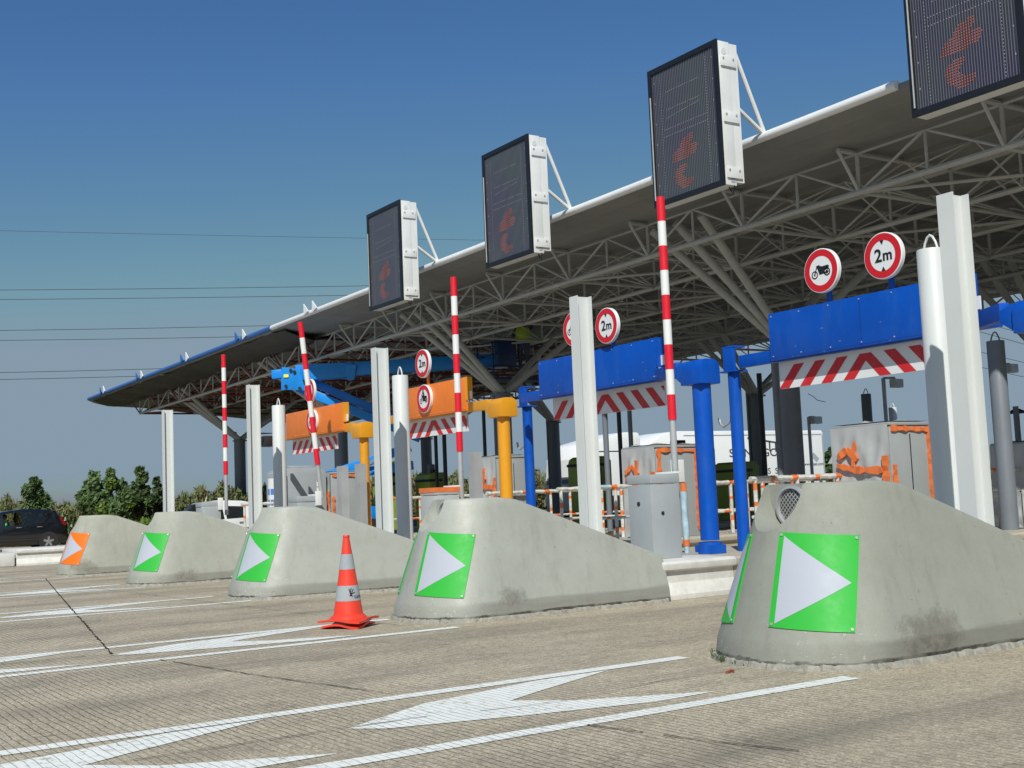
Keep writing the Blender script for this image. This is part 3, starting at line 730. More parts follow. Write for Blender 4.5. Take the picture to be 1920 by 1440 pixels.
    for kind, c in signs:
        s = disc_sign(t, c, org, kind)
        if c[2] > zb1:
            sb = MB(); sb.box((c[0]-.035, 11.004, zb1-.08), (c[0]+.035, 11.03, c[2]-.15)); sb.build('sign_bracket', postm if colour == 'blue' else 'orange_board', t, org)
    return t
pc = lambda x, y: tuple(at(x, y, Y=10.95))
gate(1, (CX[1]-.30, 10.45, 0), -10.76, -7.87, 'blue', 'blue height gate at the right with separate motorcycle and 2 m signs on top', [('bike', pc(1545, 508)), ('height', pc(1661, 480))])
gate(2, at(1325, 900, X=CX[2]+.02).to_tuple()[:2]+(0,), -15.85, -12.96, 'blue', 'blue height gate in the middle behind a white steel post', [('bike', pc(1080, 617)), ('height', pc(1142, 611))])
gate(3, (CX[3], 10.98, 0), -20.75, -18.13, 'orange', 'orange height gate with a rider sign on its board, nearer one of two', [('rider', tuple(at(799, 748, Y=10.965))), ('height', pc(796, 682))], .108)
gate(4, (CX[4], 11.05, 0), -26.16, -23.12, 'orange', 'farther orange height gate, crossed by a leaning barrier pole', [('rider', tuple(at(588, 790, Y=10.965))), ('height', pc(584, 733))], .095)
def catch_post(px, label):
    P = Vector(px); org = (P.x, P.y, .45)
    t = thing('catch_post', label, 'post', org, 'blue posts that catch the free gate ends')
    mb = MB(); mb.tube([(P.x, P.y, .45), (P.x, P.y, 2.80)], .083, 28); mb.build('post', 'blue_paint', t, org, smooth=True)
    mb = MB(); mb.box((P.x-.10, P.y-.09, 2.803), (P.x+.10, P.y-.05, 3.10)); mb.box((P.x-.11, P.y-.09, 3.101), (P.x+.11, P.y+.12, 3.125)); mb.box((P.x-.14, P.y-.12, 2.78), (P.x+.14, P.y+.12, 2.802)); mb.build('latch', 'blue_paint', t, org, bevel=.005)
    mb = MB(); mb.tube([(P.x-.10, P.y, 2.2), (P.x-.14, P.y-.02, 2.12), (P.x-.22, P.y-.03, 2.08), (P.x-.28, P.y-.03, 2.12), (P.x-.30, P.y-.03, 2.2)], .018, 8); mb.build('hook', 'galvanised', t, org, smooth=True)
catch_post((CX[2]+.02, 11.18, 0), 'blue catch post under the left end of the right-hand blue board')
catch_post((CX[3]+.02, 11.45, 0), 'blue catch post beside the yellow gate post, left of the middle blue board')
# ------------------------------------------------------------------ canopy
ROOF_X0, ROOF_X1 = -56., 12.
def zc(x): return (x+10.9)*.0082-.02     # the whole roof falls gently to one side
FY, BY = 14.0, 31.2
t = thing('toll_canopy', 'wide grey canopy roof on lattice girders spanning all the toll lanes', 'canopy', (-22, 18, 0)); ORG = (-22, 18, 0)
bl = at(548, 781, Y=29.6)
mb = MB(); xs = [ROOF_X0+(ROOF_X1-ROOF_X0)*i/34 for i in range(35)]
prof = [(FY+.02, 6.84), (FY+.35, 6.76), (FY+.9, 6.70), (FY+1.5, 6.70), (FY+3, 6.76), (BY-1, 6.74), (BY, 6.62), (BY, 6.86), (FY+3, 7.02), (FY+.3, 6.98), (FY+.02, 6.93)]
V = []; 
for i, x in enumerate(xs):
    for (y, z) in prof:
        xx = x
        if i == 0: xx = x+(bl.x-ROOF_X0)*max(0, (y-FY))/(BY-FY)
        V.append((xx, y, z+zc(xx)))
n = len(prof); F = [(i*n+j, i*n+(j+1) % n, (i+1)*n+(j+1) % n, (i+1)*n+j) for i in range(len(xs)-1) for j in range(n)]
F += [tuple(range(n)), tuple((len(xs)-1)*n+j for j in range(n))[::-1]]
mb.add(V, F); mb.build('roof', 'deck', t, ORG)
# purlins under the deck, perforated edge strips
for y in (15.45, 16.6, 19.0, 21.4, 23.8, 26.2, 28.6):
    mb = MB(); mb.bar((ROOF_X0+2, y, 6.70+zc(ROOF_X0+2)), (ROOF_X1, y, 6.70+zc(ROOF_X1)), .10, .12); mb.build('purlin', 'deck', t, ORG)
gx = at(510, 612, Y=FY).x
mb = MB(); mb.tube([(gx, FY, 6.91+zc(gx)), (at(1682, 154, Y=FY).x, FY, 6.91+zc(-10.9))], .075, 16); mb.build('gutter', 'gutter_white', t, ORG, smooth=True)
mb = MB(); mb.tube([(ROOF_X0+.1, FY, 6.91+zc(ROOF_X0)), (gx-.02, FY, 6.91+zc(gx))], .075, 16); mb.build('gutter', 'gutter_blue', t, ORG, smooth=True)['label'] = 'blue gutter'
for (x, y, m_) in ((575, 585, 'gutter_white'), (591, 579, 'gutter_white'), (445, 636, 'gutter_blue'), (459, 630, 'gutter_white'), (342, 676, 'gutter_blue'), (352, 673, 'gutter_white'), (258, 708, 'gutter_blue'), (267, 705, 'gutter_white'), (190, 736, 'gutter_blue'), (196, 733, 'gutter_white')):
    p = at(x, y, Y=FY-.08); mb = MB(); mb.prism([(p.x-.13, 6.86+zc(p.x)), (p.x+.17, 6.95+zc(p.x)), (p.x-.13, 7.19+zc(p.x))], FY-.12, FY-.09, 'y'); mb.build('gutter_bracket', m_, t, ORG)
# black tarpaulin slung under the far end
mb = MB(); V = []; F = []; nx, ny = 40, 6
for i in range(nx+1):
    for j in range(ny+1):
        x = ROOF_X0+.4+(-33.6-ROOF_X0-.4)*i/nx; y = FY+.1+1.9*j/ny
        V.append((x, y, 6.80+zc(x)-.22*math.sin(math.pi*min(1, j/ny*1.0))-.05*math.sin(i*1.3)-random.uniform(0, .04)-.04*j/ny))
for i in range(nx):
    for j in range(ny): F.append((i*(ny+1)+j, (i+1)*(ny+1)+j, (i+1)*(ny+1)+j+1, i*(ny+1)+j+1))
mb.add(V, F); mb.build('tarpaulin', 'tarp', t, ORG, smooth=True)
# lattice girders along the roof and across it
GY = [15.45, 17.85, 20.25, 22.65, 25.05, 27.45, 29.85]; GX = [-53+2.67*i for i in range(25)]
ZB, ZT = 6.0, 6.66
for gi, y in enumerate(GY):
    mb = MB(); x0, x1 = GX[0], GX[-1]
    off = 0 if gi % 2 == 0 else 1.335
    mb.tube([(x0, y, ZB+zc(x0)), (x1, y, ZB+zc(x1))], .052, 8)
    mb.tube([(x0, y, ZT+zc(x0)), (x1, y, ZT+zc(x1))], .045, 6)
    for i, x in enumerate(GX[:-1]):
        mb.tube([(x, y, ZB+zc(x)), (x, y, ZT+zc(x))], .034, 6)
        xm = x+1.335
        mb.tube([(x, y, ZB+zc(x)), (xm, y, ZT+zc(xm))], .026, 6); mb.tube([(xm, y, ZT+zc(xm)), (GX[i+1], y, ZB+zc(GX[i+1]))], .026, 6)
        mb.tube([(xm, y, ZT+zc(xm)), (xm, y, ZB+zc(xm))], .026, 6)
    mb.build('girder', 'truss_grey', t, ORG)
for i, x in enumerate(GX):
    mb = MB(); z0 = zc(x)
    mb.tube([(x, GY[0], ZB+z0), (x, GY[-1], ZB+z0)], .040, 6)
    mb.tube([(x, FY+1.0, 6.64+z0), (x, GY[-1]+.6, ZT+z0)], .042, 6)
    for j in range(len(GY)-1):
        y0, y1 = GY[j], GY[j+1]; ym = (y0+y1)/2
        mb.tube([(x, y0, ZB+z0), (x, ym, ZT+z0)], .024, 6); mb.tube([(x, ym, ZT+z0), (x, y1, ZB+z0)], .024, 6)
        mb.tube([(x, y0, ZB+z0), (x, y0, ZT+z0)], .026, 6)
        if i < len(GX)-1:      # slim diagonals from the lower nodes up to the middle of each bay
            xc, zt_ = (x+GX[i+1])/2, ZT+zc(x)
            mb.tube([(x, y0, ZB+z0), (xc, ym, zt_)], .018, 5); mb.tube([(GX[i+1], y1, ZB+zc(GX[i+1])), (xc, ym, zt_)], .018, 5)
            mb.tube([(xc, y0, ZB+zc(xc)), (xc, ym, zt_)], .016, 5); mb.tube([(xc, ym, zt_), (xc, y1, ZB+zc(xc))], .016, 5)
        if i < len(GX)-1 and (i+j) % 3 == 0:      # wind bracing in the plane of the lower chords
            mb.tube([(x, y0, ZB+z0), (GX[i+1], y1, ZB+zc(GX[i+1]))], .030, 6)
    mb.tube([(x, FY+1.0, 6.64+z0), (x, GY[0], ZB+z0)], .03, 6)
    mb.build('cross_girder', 'primer' if x < -34 else 'truss_grey', t, ORG)
# columns with fans of struts
def column(x, y, top, front, dark=False):
    org = ORG
    mb = MB(); mb.tube([(x, y, 0), (x, y, top)], .215, 28); c = mb.build('column', 'column_grey', t, ORG, smooth=True)
    mb = MB(); mb.tube([(x, y, top), (x, y, top+.04)], .30, 28); mb.tube([(x, y, top+.04), (x, y, top+.16)], .20, 24, rs=[.22, .12]); mb.build('cap_plate', 'column_grey', c, ORG, smooth=True)
    for s_ in ((-1, 0, 1)):
        mb = MB()
        yf, yk = (15.5, 20.3) if front else (24.9, 29.6)
        mb.tube([(x+.10*s_, y-.05, top+.08), (x+.10*s_-.25+.62*s_, yf, 6.52+zc(x))], .085, 14); mb.build('strut', 'truss_grey', c, ORG, smooth=True)
        if s_: 
            mb = MB(); mb.tube([(x+.10*s_, y+.05, top+.08), (x+.10*s_+.5*s_, yk, ZB+zc(x))], .085, 14); mb.build('strut', 'truss_grey', c, ORG, smooth=True)
    mb = MB(); mb.tube([(x-.26, y-.1, 0), (x-.26, y-.1, top+.4)], .06, 10); mb.build('downpipe', 'column_grey', c, ORG, smooth=True)
for x in (-6.7, -17.25, -27.85, -38.2, -47.9): column(x, 18.05, 4.08, True)
for x in (-6.7, -17.2, -27.1, -38.0, -48.0): column(x, 26.9, 4.08, False)
# ------------------------------------------------------------------ variable message signs on the roof edge
GLYPH1 = [(.596, .558), (.611, .588), (.571, .631), (.67, .649), (.631, .715), (.424, .729), (.287, .734), (.317, .66), (.398, .637), (.445, .585)]
GLYPH2 = [(.499, .752), (.493, .793), (.439, .825), (.482, .87), (.589, .872), (.573, .902), (.491, .935), (.414, .928), (.324, .872), (.311, .822), (.357, .774), (.418, .76)]
def inside(P, x, y):
    c = False; n = len(P)
    for i in range(n):
        (x1, y1), (x2, y2) = P[i], P[(i+1) % n]
        if (y1 > y) != (y2 > y) and x < (x2-x1)*(y-y1)/(y2-y1)+x1: c = not c
    return c
def vms():
    W_, H_ = 1.66, 2.32
    t = thing('message_sign', 'x', 'electronic sign', (0, 0, 0), 'electronic lane signs on the roof edge')
    # local: x 0..W, front face y=0, z 0..H
    b = MB(); b.box((0, .012, 0), (W_, .26, H_)); b.build('casing', 'white_paint', t, bevel=.012)
    f = .075; b = MB()
    b.box((-.01, -.03, -.01), (f, .01, H_+.01)); b.box((W_-f, -.03, -.01), (W_+.01, .01, H_+.01)); b.box((f, -.03, -.01), (W_-f, .01, f)); b.box((f, -.03, H_-f), (W_-f, .01, H_+.01)); b.build('black_frame', 'black_paint', t)
    b = MB(); b.box((f+.001, -.006, f+.001), (W_-f-.001, .008, H_-f-.001)); sc = b.build('display', 'led_screen', t)
    p = .036
    for GL in (GLYPH1, GLYPH2):
      g = MB()
      for i in range(int(W_/p)):
        for j in range(int(H_/p)):
            u, v = (i+.5)*p/W_, (j+.5)*p/H_
            if inside(GL, u, v):
                x, z = u*W_, H_-v*H_; s_ = .0085
                g.add([(x-s_, -.010, z-s_), (x+s_, -.010, z-s_), (x+s_, -.010, z+s_), (x-s_, -.010, z+s_)], [(0, 1, 2, 3)])
      g.build('lane_symbol', 'led', sc)
    g = MB()
    def dots(u0, v0, u1, v1, st=.045):
        L = math.hypot((u1-u0)*W_, (v1-v0)*H_); n = max(1, int(L/st))
        for i in range(n+1):
            x, z = (u0+(u1-u0)*i/n)*W_, H_-(v0+(v1-v0)*i/n)*H_; s_ = .007
            g.add([(x-s_, -.010, z-s_), (x+s_, -.010, z-s_), (x+s_, -.010, z+s_), (x-s_, -.010, z+s_)], [(0, 1, 2, 3)])
    for a in ((.17, .08, .17, .95), (.83, .08, .83, .95), (.2, .47, .82, .47), (.2, .52, .82, .52), (.25, .2, .72, .2), (.25, .33, .75, .33), (.25, .39, .72, .36)): dots(*a)
    for a in range(7):
        for v in (.1, .25, .4, .55, .7, .85): dots(.08, v, .08, v+.006); dots(.92, v, .92, v+.006)
    g.build('unlit_dots', 'led_pale', sc)['kind'] = 'stuff'
    b = MB(); b.tube([(.055, -.045, .1), (.055, -.045, H_*.8)], .012, 8); b.build('front_rail', 'galvanised', t)
    for z in (H_*.86, H_*.47, H_*.085):
        b = MB(); b.box((W_, .05, z-.085), (W_+.03, .37, z+.085)); b.build('hinge_plate', 'white_paint', t, bevel=.005)
        b = MB()
        for yy in (.09, .30): b.lathe((W_+.03, yy, z+.04), [(.018, 0), (.018, .012)], 8, 'x')
        b.build('bolts', 'galvanised', t)
    b = MB(); b.lathe((W_+.0, .13, H_*.93), [(.05, .0), (.05, .008)], 20, 'x'); b.build('round_cover', 'post_white', t)
    b = MB(); b.box((W_-.001, .14, .05), (W_+.006, .22, .11)); b.build('rating_plate', 'cabinet_grey', t)
    b = MB(); b.box((.0, .262, .06), (.09, .42, H_-.02)); b.box((W_-.09, .262, .06), (W_, .42, H_-.02)); b.build('rear_frame', 'white_paint', t)
    for x in (.05, W_-.05):
        b = MB(); b.tube([(x, .40, H_-.08), (x, .98, .95)], .035, 8); b.build('brace', 'white_paint', t, smooth=True)
        b = MB(); b.tube([(x, .42, 1.28), (x, .98, .93)], .035, 8); b.build('bracket_arm', 'white_paint', t, smooth=True)
    b = MB(); b.tube([(W_-.12, .2, 0), (W_-.06, .22, -.12), (W_, .2, 0)], .012, 6); b.build('cable_loop', 'dark', t)
    return t
v = vms(); VL = {1: 'electronic sign at the top right corner, cut off by the picture edge', 2: 'large electronic sign just above the tallest red and white pole', 3: 'electronic sign second from the left on the roof edge', 4: 'leftmost and smallest electronic sign on the white roof edge'}
for k in range(1, 5):
    p = at(*{1: (1714, 221), 2: (1230, 389), 3: (914, 505), 4: (695, 585)}[k], Y=13.03)
    z = {1: 5.99, 2: 5.97, 3: 5.93, 4: 5.86}[k]
    if k == 1: v.location = (p.x, 13.03, z+.0); v['label'] = VL[1]
    else: dup(v, (p.x, 13.03, z), VL[k])
# ------------------------------------------------------------------ wrapped payment machines
def film_sheet(name, o, du, dv, nrm, parent, org, amp=.035, m='film', nu=26, nv=34):
    b = MB(); V = []; F = []; o, du, dv, nrm = map(Vector, (o, du, dv, nrm)); ph = random.uniform(0, 9)
    for i in range(nu+1):
        for j in range(nv+1):
            u, v_ = i/nu, j/nv; e = min(1, 6*min(u, 1-u, v_, 1-v_))
            h = (1-2*abs(math.sin(5*u+4*v_+ph)))*.5+(1-2*abs(math.sin(9*u-7*v_+2*ph)))*.4+(1-2*abs(math.sin(4*v_-15*u+ph)))*.3+random.uniform(-.12, .12)
            V.append(o+du*u+dv*v_+nrm*(.012+amp*e*(.4+h)))
    for i in range(nu):
        for j in range(nv): F.append((i*(nv+1)+j, (i+1)*(nv+1)+j, (i+1)*(nv+1)+j+1, i*(nv+1)+j+1))
    b.add(V, F); return b.build(name, m, parent, org, smooth=True, ang=180)
def tape(parent, pts, wd, nrm, org, name='orange_tape'):
    b = MB(); P = []; nrm = Vector(nrm)
    for a, c in zip(pts[:-1], pts[1:]):
        a, c = Vector(a), Vector(c); n = max(2, int((c-a).length/.07))
        d = (c-a).normalized(); s_ = d.cross(nrm).normalized(); V = []; F = []
        for i in range(n+1):
            q = a+(c-a)*i/n; ww = wd*random.uniform(.20, .50); h = nrm*random.uniform(.006, .028)
            V += [q-s_*ww+h, q+s_*ww+h, q+s_*ww-nrm*.01, q-s_*ww-nrm*.01]
        for i in range(n):
            for k in range(4): F.append((i*4+k, i*4+(k+1) % 4, i*4+4+(k+1) % 4, i*4+4+k))
        F += [(0, 1, 2, 3), (n*4+3, n*4+2, n*4+1, n*4)]
        b.add(V, F)
    return b.build(name, 'tape_orange', parent, org)
def machine(x0, x1, y0, y1, z1, label, taped='full', window=False):
    org = ((x0+x1)/2, y0, .45); z0 = .45
    t = thing('payment_machine', label, 'payment machine', org, 'payment machines wrapped for works')
    b = MB(); b.box((x0, y0, z0), (x1, y1, z1)); body = b.build('housing', 'panel_grey', t, org, bevel=.02)
    b = MB(); b.box((x0-.02, y0-.02, z1+.001), (x1+.02, y1+.02, z1+.05)); b.build('top_cover', 'panel_grey', t, org, bevel=.02)
    film_sheet('plastic_film', (x0-.02, y0-.02, z0+.02), (x1-x0+.02, 0, 0), (0, 0, z1-z0), (0, -1, 0), t, org, .028)
    film_sheet('plastic_film', (x0, y0, z1+.052), (x1-x0, 0, 0), (0, y1-y0, 0), (0, 0, 1), t, org, .03)
    s_ = x1+.012
    if taped in ('full', 'side'):
        tape(t, [(s_, y0+.03, z1-.04), (s_, y1-.03, z1-.06)], .09, (1, 0, 0), org)
        tape(t, [(s_, y1-.05, z1-.05), (s_, y1-.04, z0+.1)], .085, (1, 0, 0), org)
        tape(t, [(s_, y0+.05, z1-.05 if window else z1-.55), (s_, y0+.05, z0+.1)], .10, (1, 0, 0), org)
    if taped in ('full', 'front', 'side'):
        tape(t, [(x0+.12, y0-.06, z1-.42), (x0+.30, y0-.06, z1-.30), (x0+.48, y0-.06, z1-.46)], .11, (0, -1, 0), org)
        tape(t, [(x0+.10, y0-.06, z1-.52), (x0+.45, y0-.07, z1-.60), (x1-.10, y0-.06, z1-.62)], .13, (0, -1, 0), org)
        tape(t, [(x0+.44, y0-.06, z1-.20), (x0+.40, y0-.06, z1-.55)], .09, (0, -1, 0), org)
        tape(t, [(x1-.05, y0-.055, z1-.42), (x1-.06, y0-.055, z0+.2)], .12, (0, -1, 0), org)
    if window:
        b = MB(); b.box((s_-.004, y0+.32, z1-.62), (s_+.012, y0+.62, z1-.22)); b.build('white_panel', 'sign_white', body, org, bevel=.004)
    b = MB(); b.box((s_-.02, y0+.42, z0+.05), (s_+.003, y0+.425, z1-.12)); b.build('panel_joint', 'dark', body, org)
    return t
machine(CX[2]-.62, CX[2]+.40, 13.70, 14.57, 2.05, 'largest grey payment machine in torn film and orange tape, behind the nearest block')
machine(CX[3]-.52, CX[3]+.40, 13.90, 14.86, 2.04, 'grey payment machine with orange taped frame and pale panel, behind the barrier box', window=True)
machine(CX[4]-.42, CX[4]+.45, 13.95, 14.70, 2.13, 'grey payment machine behind the yellow gate post, orange tape on film', taped='front')
machine(CX[5]-.50, CX[5]+.40, 12.65, 13.72, 2.04, 'grey payment machine with taped orange edge right of the rounded kiosk', taped='side', window=False)
# right edge: machine and a low wrapped crate
p = at(1898, 838, D=20.0); q = at(1905, 960, D=19.4)
machine(p.x-.4, p.x+.42, p.y+.02, p.y+.9, 1.78, 'grey film-wrapped machine cut by the right picture edge', taped='none')
org = (q.x, q.y, .45); t = thing('wrapped_crate', 'low crate under crinkled plastic film at the right, beside the white steel post', 'crate', org)
b = MB(); b.box((q.x-.35, q.y-.35, .45), (q.x+.35, q.y+.25, 1.02)); b.build('crate', 'panel_grey', t, org, bevel=.03)
film_sheet('plastic_film', (q.x+.37, q.y-.37, .47), (0, .62, 0), (0, 0, .58), (1, 0, 0), t, org, .06); film_sheet('plastic_film', (q.x-.36, q.y-.37, .47), (.72, 0, 0), (0, 0, .58), (0, -1, 0), t, org, .06); film_sheet('plastic_film', (q.x-.36, q.y-.36, 1.03), (.72, 0, 0), (0, .62, 0), (0, 0, 1), t, org, .05)
# rounded kiosk
x0, x1, y0, y1 = CX[5]-.55, CX[5]+.35, 11.35, 12.55; org = ((x0+x1)/2, y0, .45)
t = thing('toll_kiosk', 'grey kiosk with curved roof behind the third crash block', 'kiosk', org)
pr = [(y0, .45), (y1, .45), (y1, 2.06)]+[(y1-.35+.35*math.cos(a), 2.06+.16*math.sin(a)) for a in [R(15*i) for i in range(1, 7)]]+[(y0+.3-.30*math.sin(a), 2.06+.16*math.cos(a)) for a in [R(15*i) for i in range(0, 7)]]
b = MB(); b.prism(pr, x0, x1, 'x'); b.build('shell', 'cabinet_grey', t, org, bevel=.025)
b = MB(); b.box((x0+.1, y0+.25, 2.222), (x1-.1, y1-.3, 2.27)); b.build('roof_hatch', 'cabinet_grey', t, org, bevel=.015)
b = MB(); b.box((x1-.005, y0+.16, .6), (x1+.004, y0+.18, 2.02)); b.build('door_gap', 'dark', t, org)
b = MB(); b.box((x1, y1-.26, 1.55), (x1+.006, y1-.16, 1.72)); b.box((x1, y1-.26, 1.75), (x1+.006, y1-.16, 1.86)); b.build('notice', 'sign_white', t, org)
tape(t, [(x1+.02, y1+.18, 1.45), (x1+.02, y1+.2, 1.75)], .1, (1, 0, 0), org)
# ------------------------------------------------------------------ wrapped railings
def railing(x, y0, y1, label, n, blue=False, top=1.38):
    org = (x, y0, .45); t = thing('railing', label, 'railing', org, 'railings wrapped in film and orange tape')
    def rail(z, nm, r=.035):
        b = MB(); y = y0; k = 0
        while y < y1-.02:
            L = random.uniform(.22, .55) if k % 2 == 0 else random.uniform(.07, .16)
            ye = min(y1, y+L); b.mi = (0 if not blue or random.random() < .4 else 2) if k % 2 == 0 else 1
            m_ = max(2, int((ye-y)/.06)); pts = [(x+random.uniform(-.004, .004), y+(ye-y)*i/m_, z+random.uniform(-.004, .004)) for i in range(m_+1)]
            b.tube(pts, r, 8, rs=[r*random.uniform(.92, 1.25) for _ in pts]); y = ye; k += 1
        b.build(nm, ['film_white', 'tape_orange', 'film_blue'], t, org, smooth=True)
    rail(top, 'top_rail'); rail(top-.52, 'mid_rail', .022)
    for i in range(n):
        y = y0+.08+(y1-y0-.16)*i/(n-1); b = MB(); z = .45; k = random.randint(0, 1)
        while z < top-.03:
            ze = min(top-.02, z+(random.uniform(.12, .3) if k % 2 == 0 else random.uniform(.05, .11))); b.mi = (2 if blue and random.random() < .5 else 0) if k % 2 == 0 else 1
            b.tube([(x, y, z), (x, y, ze)], .030, 8); z = ze; k += 1
        b.build('post', ['film_white', 'tape_orange', 'film_blue'], t, org, smooth=True)
        b = MB(); b.box((x-.07, y-.07, .452), (x+.07, y+.07, .475)); b.build('foot_plate', 'galvanised', t, org)
railing(CX[2]-.50, 11.87, 18.6, 'taped railing behind the top of the nearest crash block', 9)
railing(CX[3]+.58, 12.3, 13.75, 'pale blue wrapped railing left of the grey barrier box', 4, True)
railing(CX[3]+.58, 15.0, 19.5, 'taped railing seen between the two blue posts', 12)
railing(CX[3]-.55, 12.4, 18.4, 'taped railing beyond the middle white steel post', 14)
railing(CX[4]+.55, 13.6, 19.5, 'taped railing between the blue catch post and the middle white post', 12)
railing(CX[5]+.55, 13.8, 18.0, 'taped railing behind the yellow post of the farther orange gate', 8)
railing(CX[5]+.5, 10.3, 11.2, 'short taped railing in front of the white car', 3)
_q = at(1288, 1036, Z=.475); px_ = _q.x; WY = _q.y; org = (px_, WY, .45); t = thing('wrapped_post', 'thin post in light blue film right beside the grey barrier box', 'post', org)
b = MB(); b.tube([(px_, WY, .47), (px_+.005, WY, .75), (px_-.006, WY, 1.05), (px_, WY, 1.25)], .04, 10, rs=[.03, .045, .04, .048]); b.build('film_wrap', 'film_blue', t, org, smooth=True)
b = MB(); b.tube([(px_, WY, 1.25), (px_, WY, 1.36)], .04, 10); b.tube([(px_, WY, .56), (px_, WY, .64)], .043, 10); b.build('orange_tape', 'tape_orange', t, org)
b = MB(); b.box((px_-.1, WY-.1, .452), (px_+.1, WY+.1, .475)); b.build('foot_plate', 'galvanised', t, org)
# ------------------------------------------------------------------ small posts, poles and cabinets
def chan_post(x, y, z1, label, w_=.13, m='galvanised'):
    org = (x, y, .45); t = thing('channel_post', label, 'post', org, 'short steel channel posts')
    b = MB(); b.prism([(x-w_/2, y), (x+w_/2, y), (x+w_/2, y+.16), (x+w_/2-.012, y+.16), (x+w_/2-.012, y+.012), (x-w_/2+.012, y+.012), (x-w_/2+.012, y+.16), (x-w_/2, y+.16)], .45, z1, 'z'); b.build('channel', m, t, org)
    b = MB(); b.box((x-w_/2-.04, y-.04, .452), (x+w_/2+.04, y+.2, .47)); b.build('base_plate', m, t, org)
def xpost(px, X, label, w_=.14):
    p = at(*px, X=X); chan_post(p.x, p.y, p.z, label, w_)
xpost((635, 874), CX[4]+.1, 'short grey channel post left of the farther yellow gate post', .2)
xpost((669, 870), CX[4]+.3, 'short grey channel post touching the farther yellow gate post', .2)
xpost((882, 848), CX[3]-.2, 'short grey channel post left of the nearer yellow gate post', .18)
def pole(px_top, D, zb, r, label, m='column_grey'):
    p = at(*px_top, D=D); org = (p.x, p.y, zb); t = thing('steel_pole', label, 'pole', org, 'slim dark steel poles under the canopy')
    b = MB(); b.tube([(p.x, p.y, zb), (p.x, p.y, p.z)], r, 12); b.build('shaft', m, t, org, smooth=True)
    b = MB(); b.tube([(p.x, p.y, zb), (p.x, p.y, zb+.03)], r*2.2, 12); b.build('foot_plate', m, t, org)
pole((1132, 740), 27.0, .45, .062, 'leftmost of three slim poles under the middle striped panel')
pole((1158, 735), 30.0, .45, .055, 'middle one of three slim poles under the middle striped panel', 'black_paint')
pole((1178, 730), 29.0, .45, .055, 'rightmost of three slim poles under the middle striped panel')
pole((1450, 660), 24.0, .45, .062, 'slim grey pole left of the thick canopy column, behind the right blue board')
pole((1423, 700), 33.0, .45, .07, 'slim dark pole right of the blue catch post', 'black_paint')
pole((816, 800), 36.0, .45, .055, 'slim dark pole behind the nearer striped orange-gate panel, left one', 'black_paint')
pole((832, 800), 34.0, .45, .06, 'slim dark pole behind the nearer striped orange-gate panel, right one', 'black_paint')
pole((906, 760), 33.0, .45, .05, 'slim dark pole just left of the nearer yellow gate post', 'black_paint')
pole((1904, 762), 24.0, .45, .055, 'slim grey pole at the right picture edge')
def olive(px, D, w_, h, label):
    p = at(*px, D=D); org = (p.x, p.y, .45); t = thing('olive_cabin', label, 'cabin', org, 'olive green cabins beyond the lanes')
    pr = [(p.y, .45), (p.y+w_, .45), (p.y+w_, h-.12), (p.y+w_*.85, h), (p.y+w_*.2, h), (p.y+w_*.06, h-.06), (p.y, h-.22)]
    b = MB(); b.prism(pr, p.x-.9, p.x, 'x'); b.build('shell', 'olive', t, org, bevel=.04)
    b = MB(); b.box((p.x-.92, p.y-.02, h-.28), (p.x+.02, p.y+w_*.7, h-.20)); b.box((p.x-.3, p.y+w_*.3, h+.004), (p.x-.1, p.y+w_*.5, h+.1)); b.build('dark_lid', 'dark', t, org, bevel=.02)
    b = MB(); b.box((p.x-.004, p.y+w_*.55, .6), (p.x+.006, p.y+w_*.57, h-.35)); b.build('door_gap', 'dark', t, org)
olive((1240, 830), 29.5, 1.75, 2.42, 'big olive green cabin right of the raised middle barrier pole')
olive((1098, 850), 34.0, .9, 2.35, 'narrow olive green cabin behind the middle white steel post')
olive((804, 875), 37.0, .65, 2.15, 'small olive green cabin between two slim dark poles')
olive((722, 880), 37.0, .9, 2.1, 'olive green cabin glimpsed left of the white bollard by the orange board')
olive((1378, 862), 33.0, .9, 2.0, 'cabin with a black rounded lid in front of the white trailer')
for o in bpy.data.objects:
    if o.get('category') == 'cabin' and 'rounded lid' in o['label']:
        o.children[0].data.materials[0] = MATS['black_paint']
def floodlight(px_pole, px_lamp, D, zb, label):
    p = at(*px_pole, D=D); q = at(*px_lamp, D=D); org = (p.x, p.y, zb); t = thing('floodlight', label, 'floodlight', org, 'floodlights beyond the canopy')
    b = MB(); b.tube([(p.x, p.y, zb), (p.x, p.y, p.z)], .055, 10); b.build('mast', 'galvanised', t, org, smooth=True)
    b = MB(); b.bar(p, (q.x, q.y, p.z), .05, .06); b.tube([(q.x, q.y, p.z), (q.x, q.y, q.z)], .03, 8); b.build('bracket', 'galvanised', t, org)
    b = MB(); b.box((q.x-.05, q.y-.18, q.z-.12), (q.x+.14, q.y+.20, q.z+.12)); h = b.build('lamp_head', 'sign_white', t, org, bevel=.02)
    b = MB(); b.box((q.x+.141, q.y-.15, q.z-.09), (q.x+.15, q.y+.17, q.z+.09)); b.build('reflector', 'lamp_glass', h, org)
floodlight((1656, 709), (1678, 719), 34, 0, 'floodlight on a thin mast above the taped machine at the right')
floodlight((1876, 683), (1893, 691), 33, 0, 'floodlight right of the shaded grey bollard at the right edge')
floodlight((1516, 782), (1528, 788), 40, 0, 'small camera on an arm right of the thick canopy column')  # a camera on an arm, drawn with the floodlight shape
p = at(1575, 845, D=58); org = (p.x, p.y, 0); t = thing('warning_sign', 'triangular road sign seen from behind near far trees', 'road sign', org)
b = MB(); s_ = .62; dv = Vector((_r.x, _r.y, 0)).normalized(); nv = Vector((_f.x, _f.y, 0)).normalized()
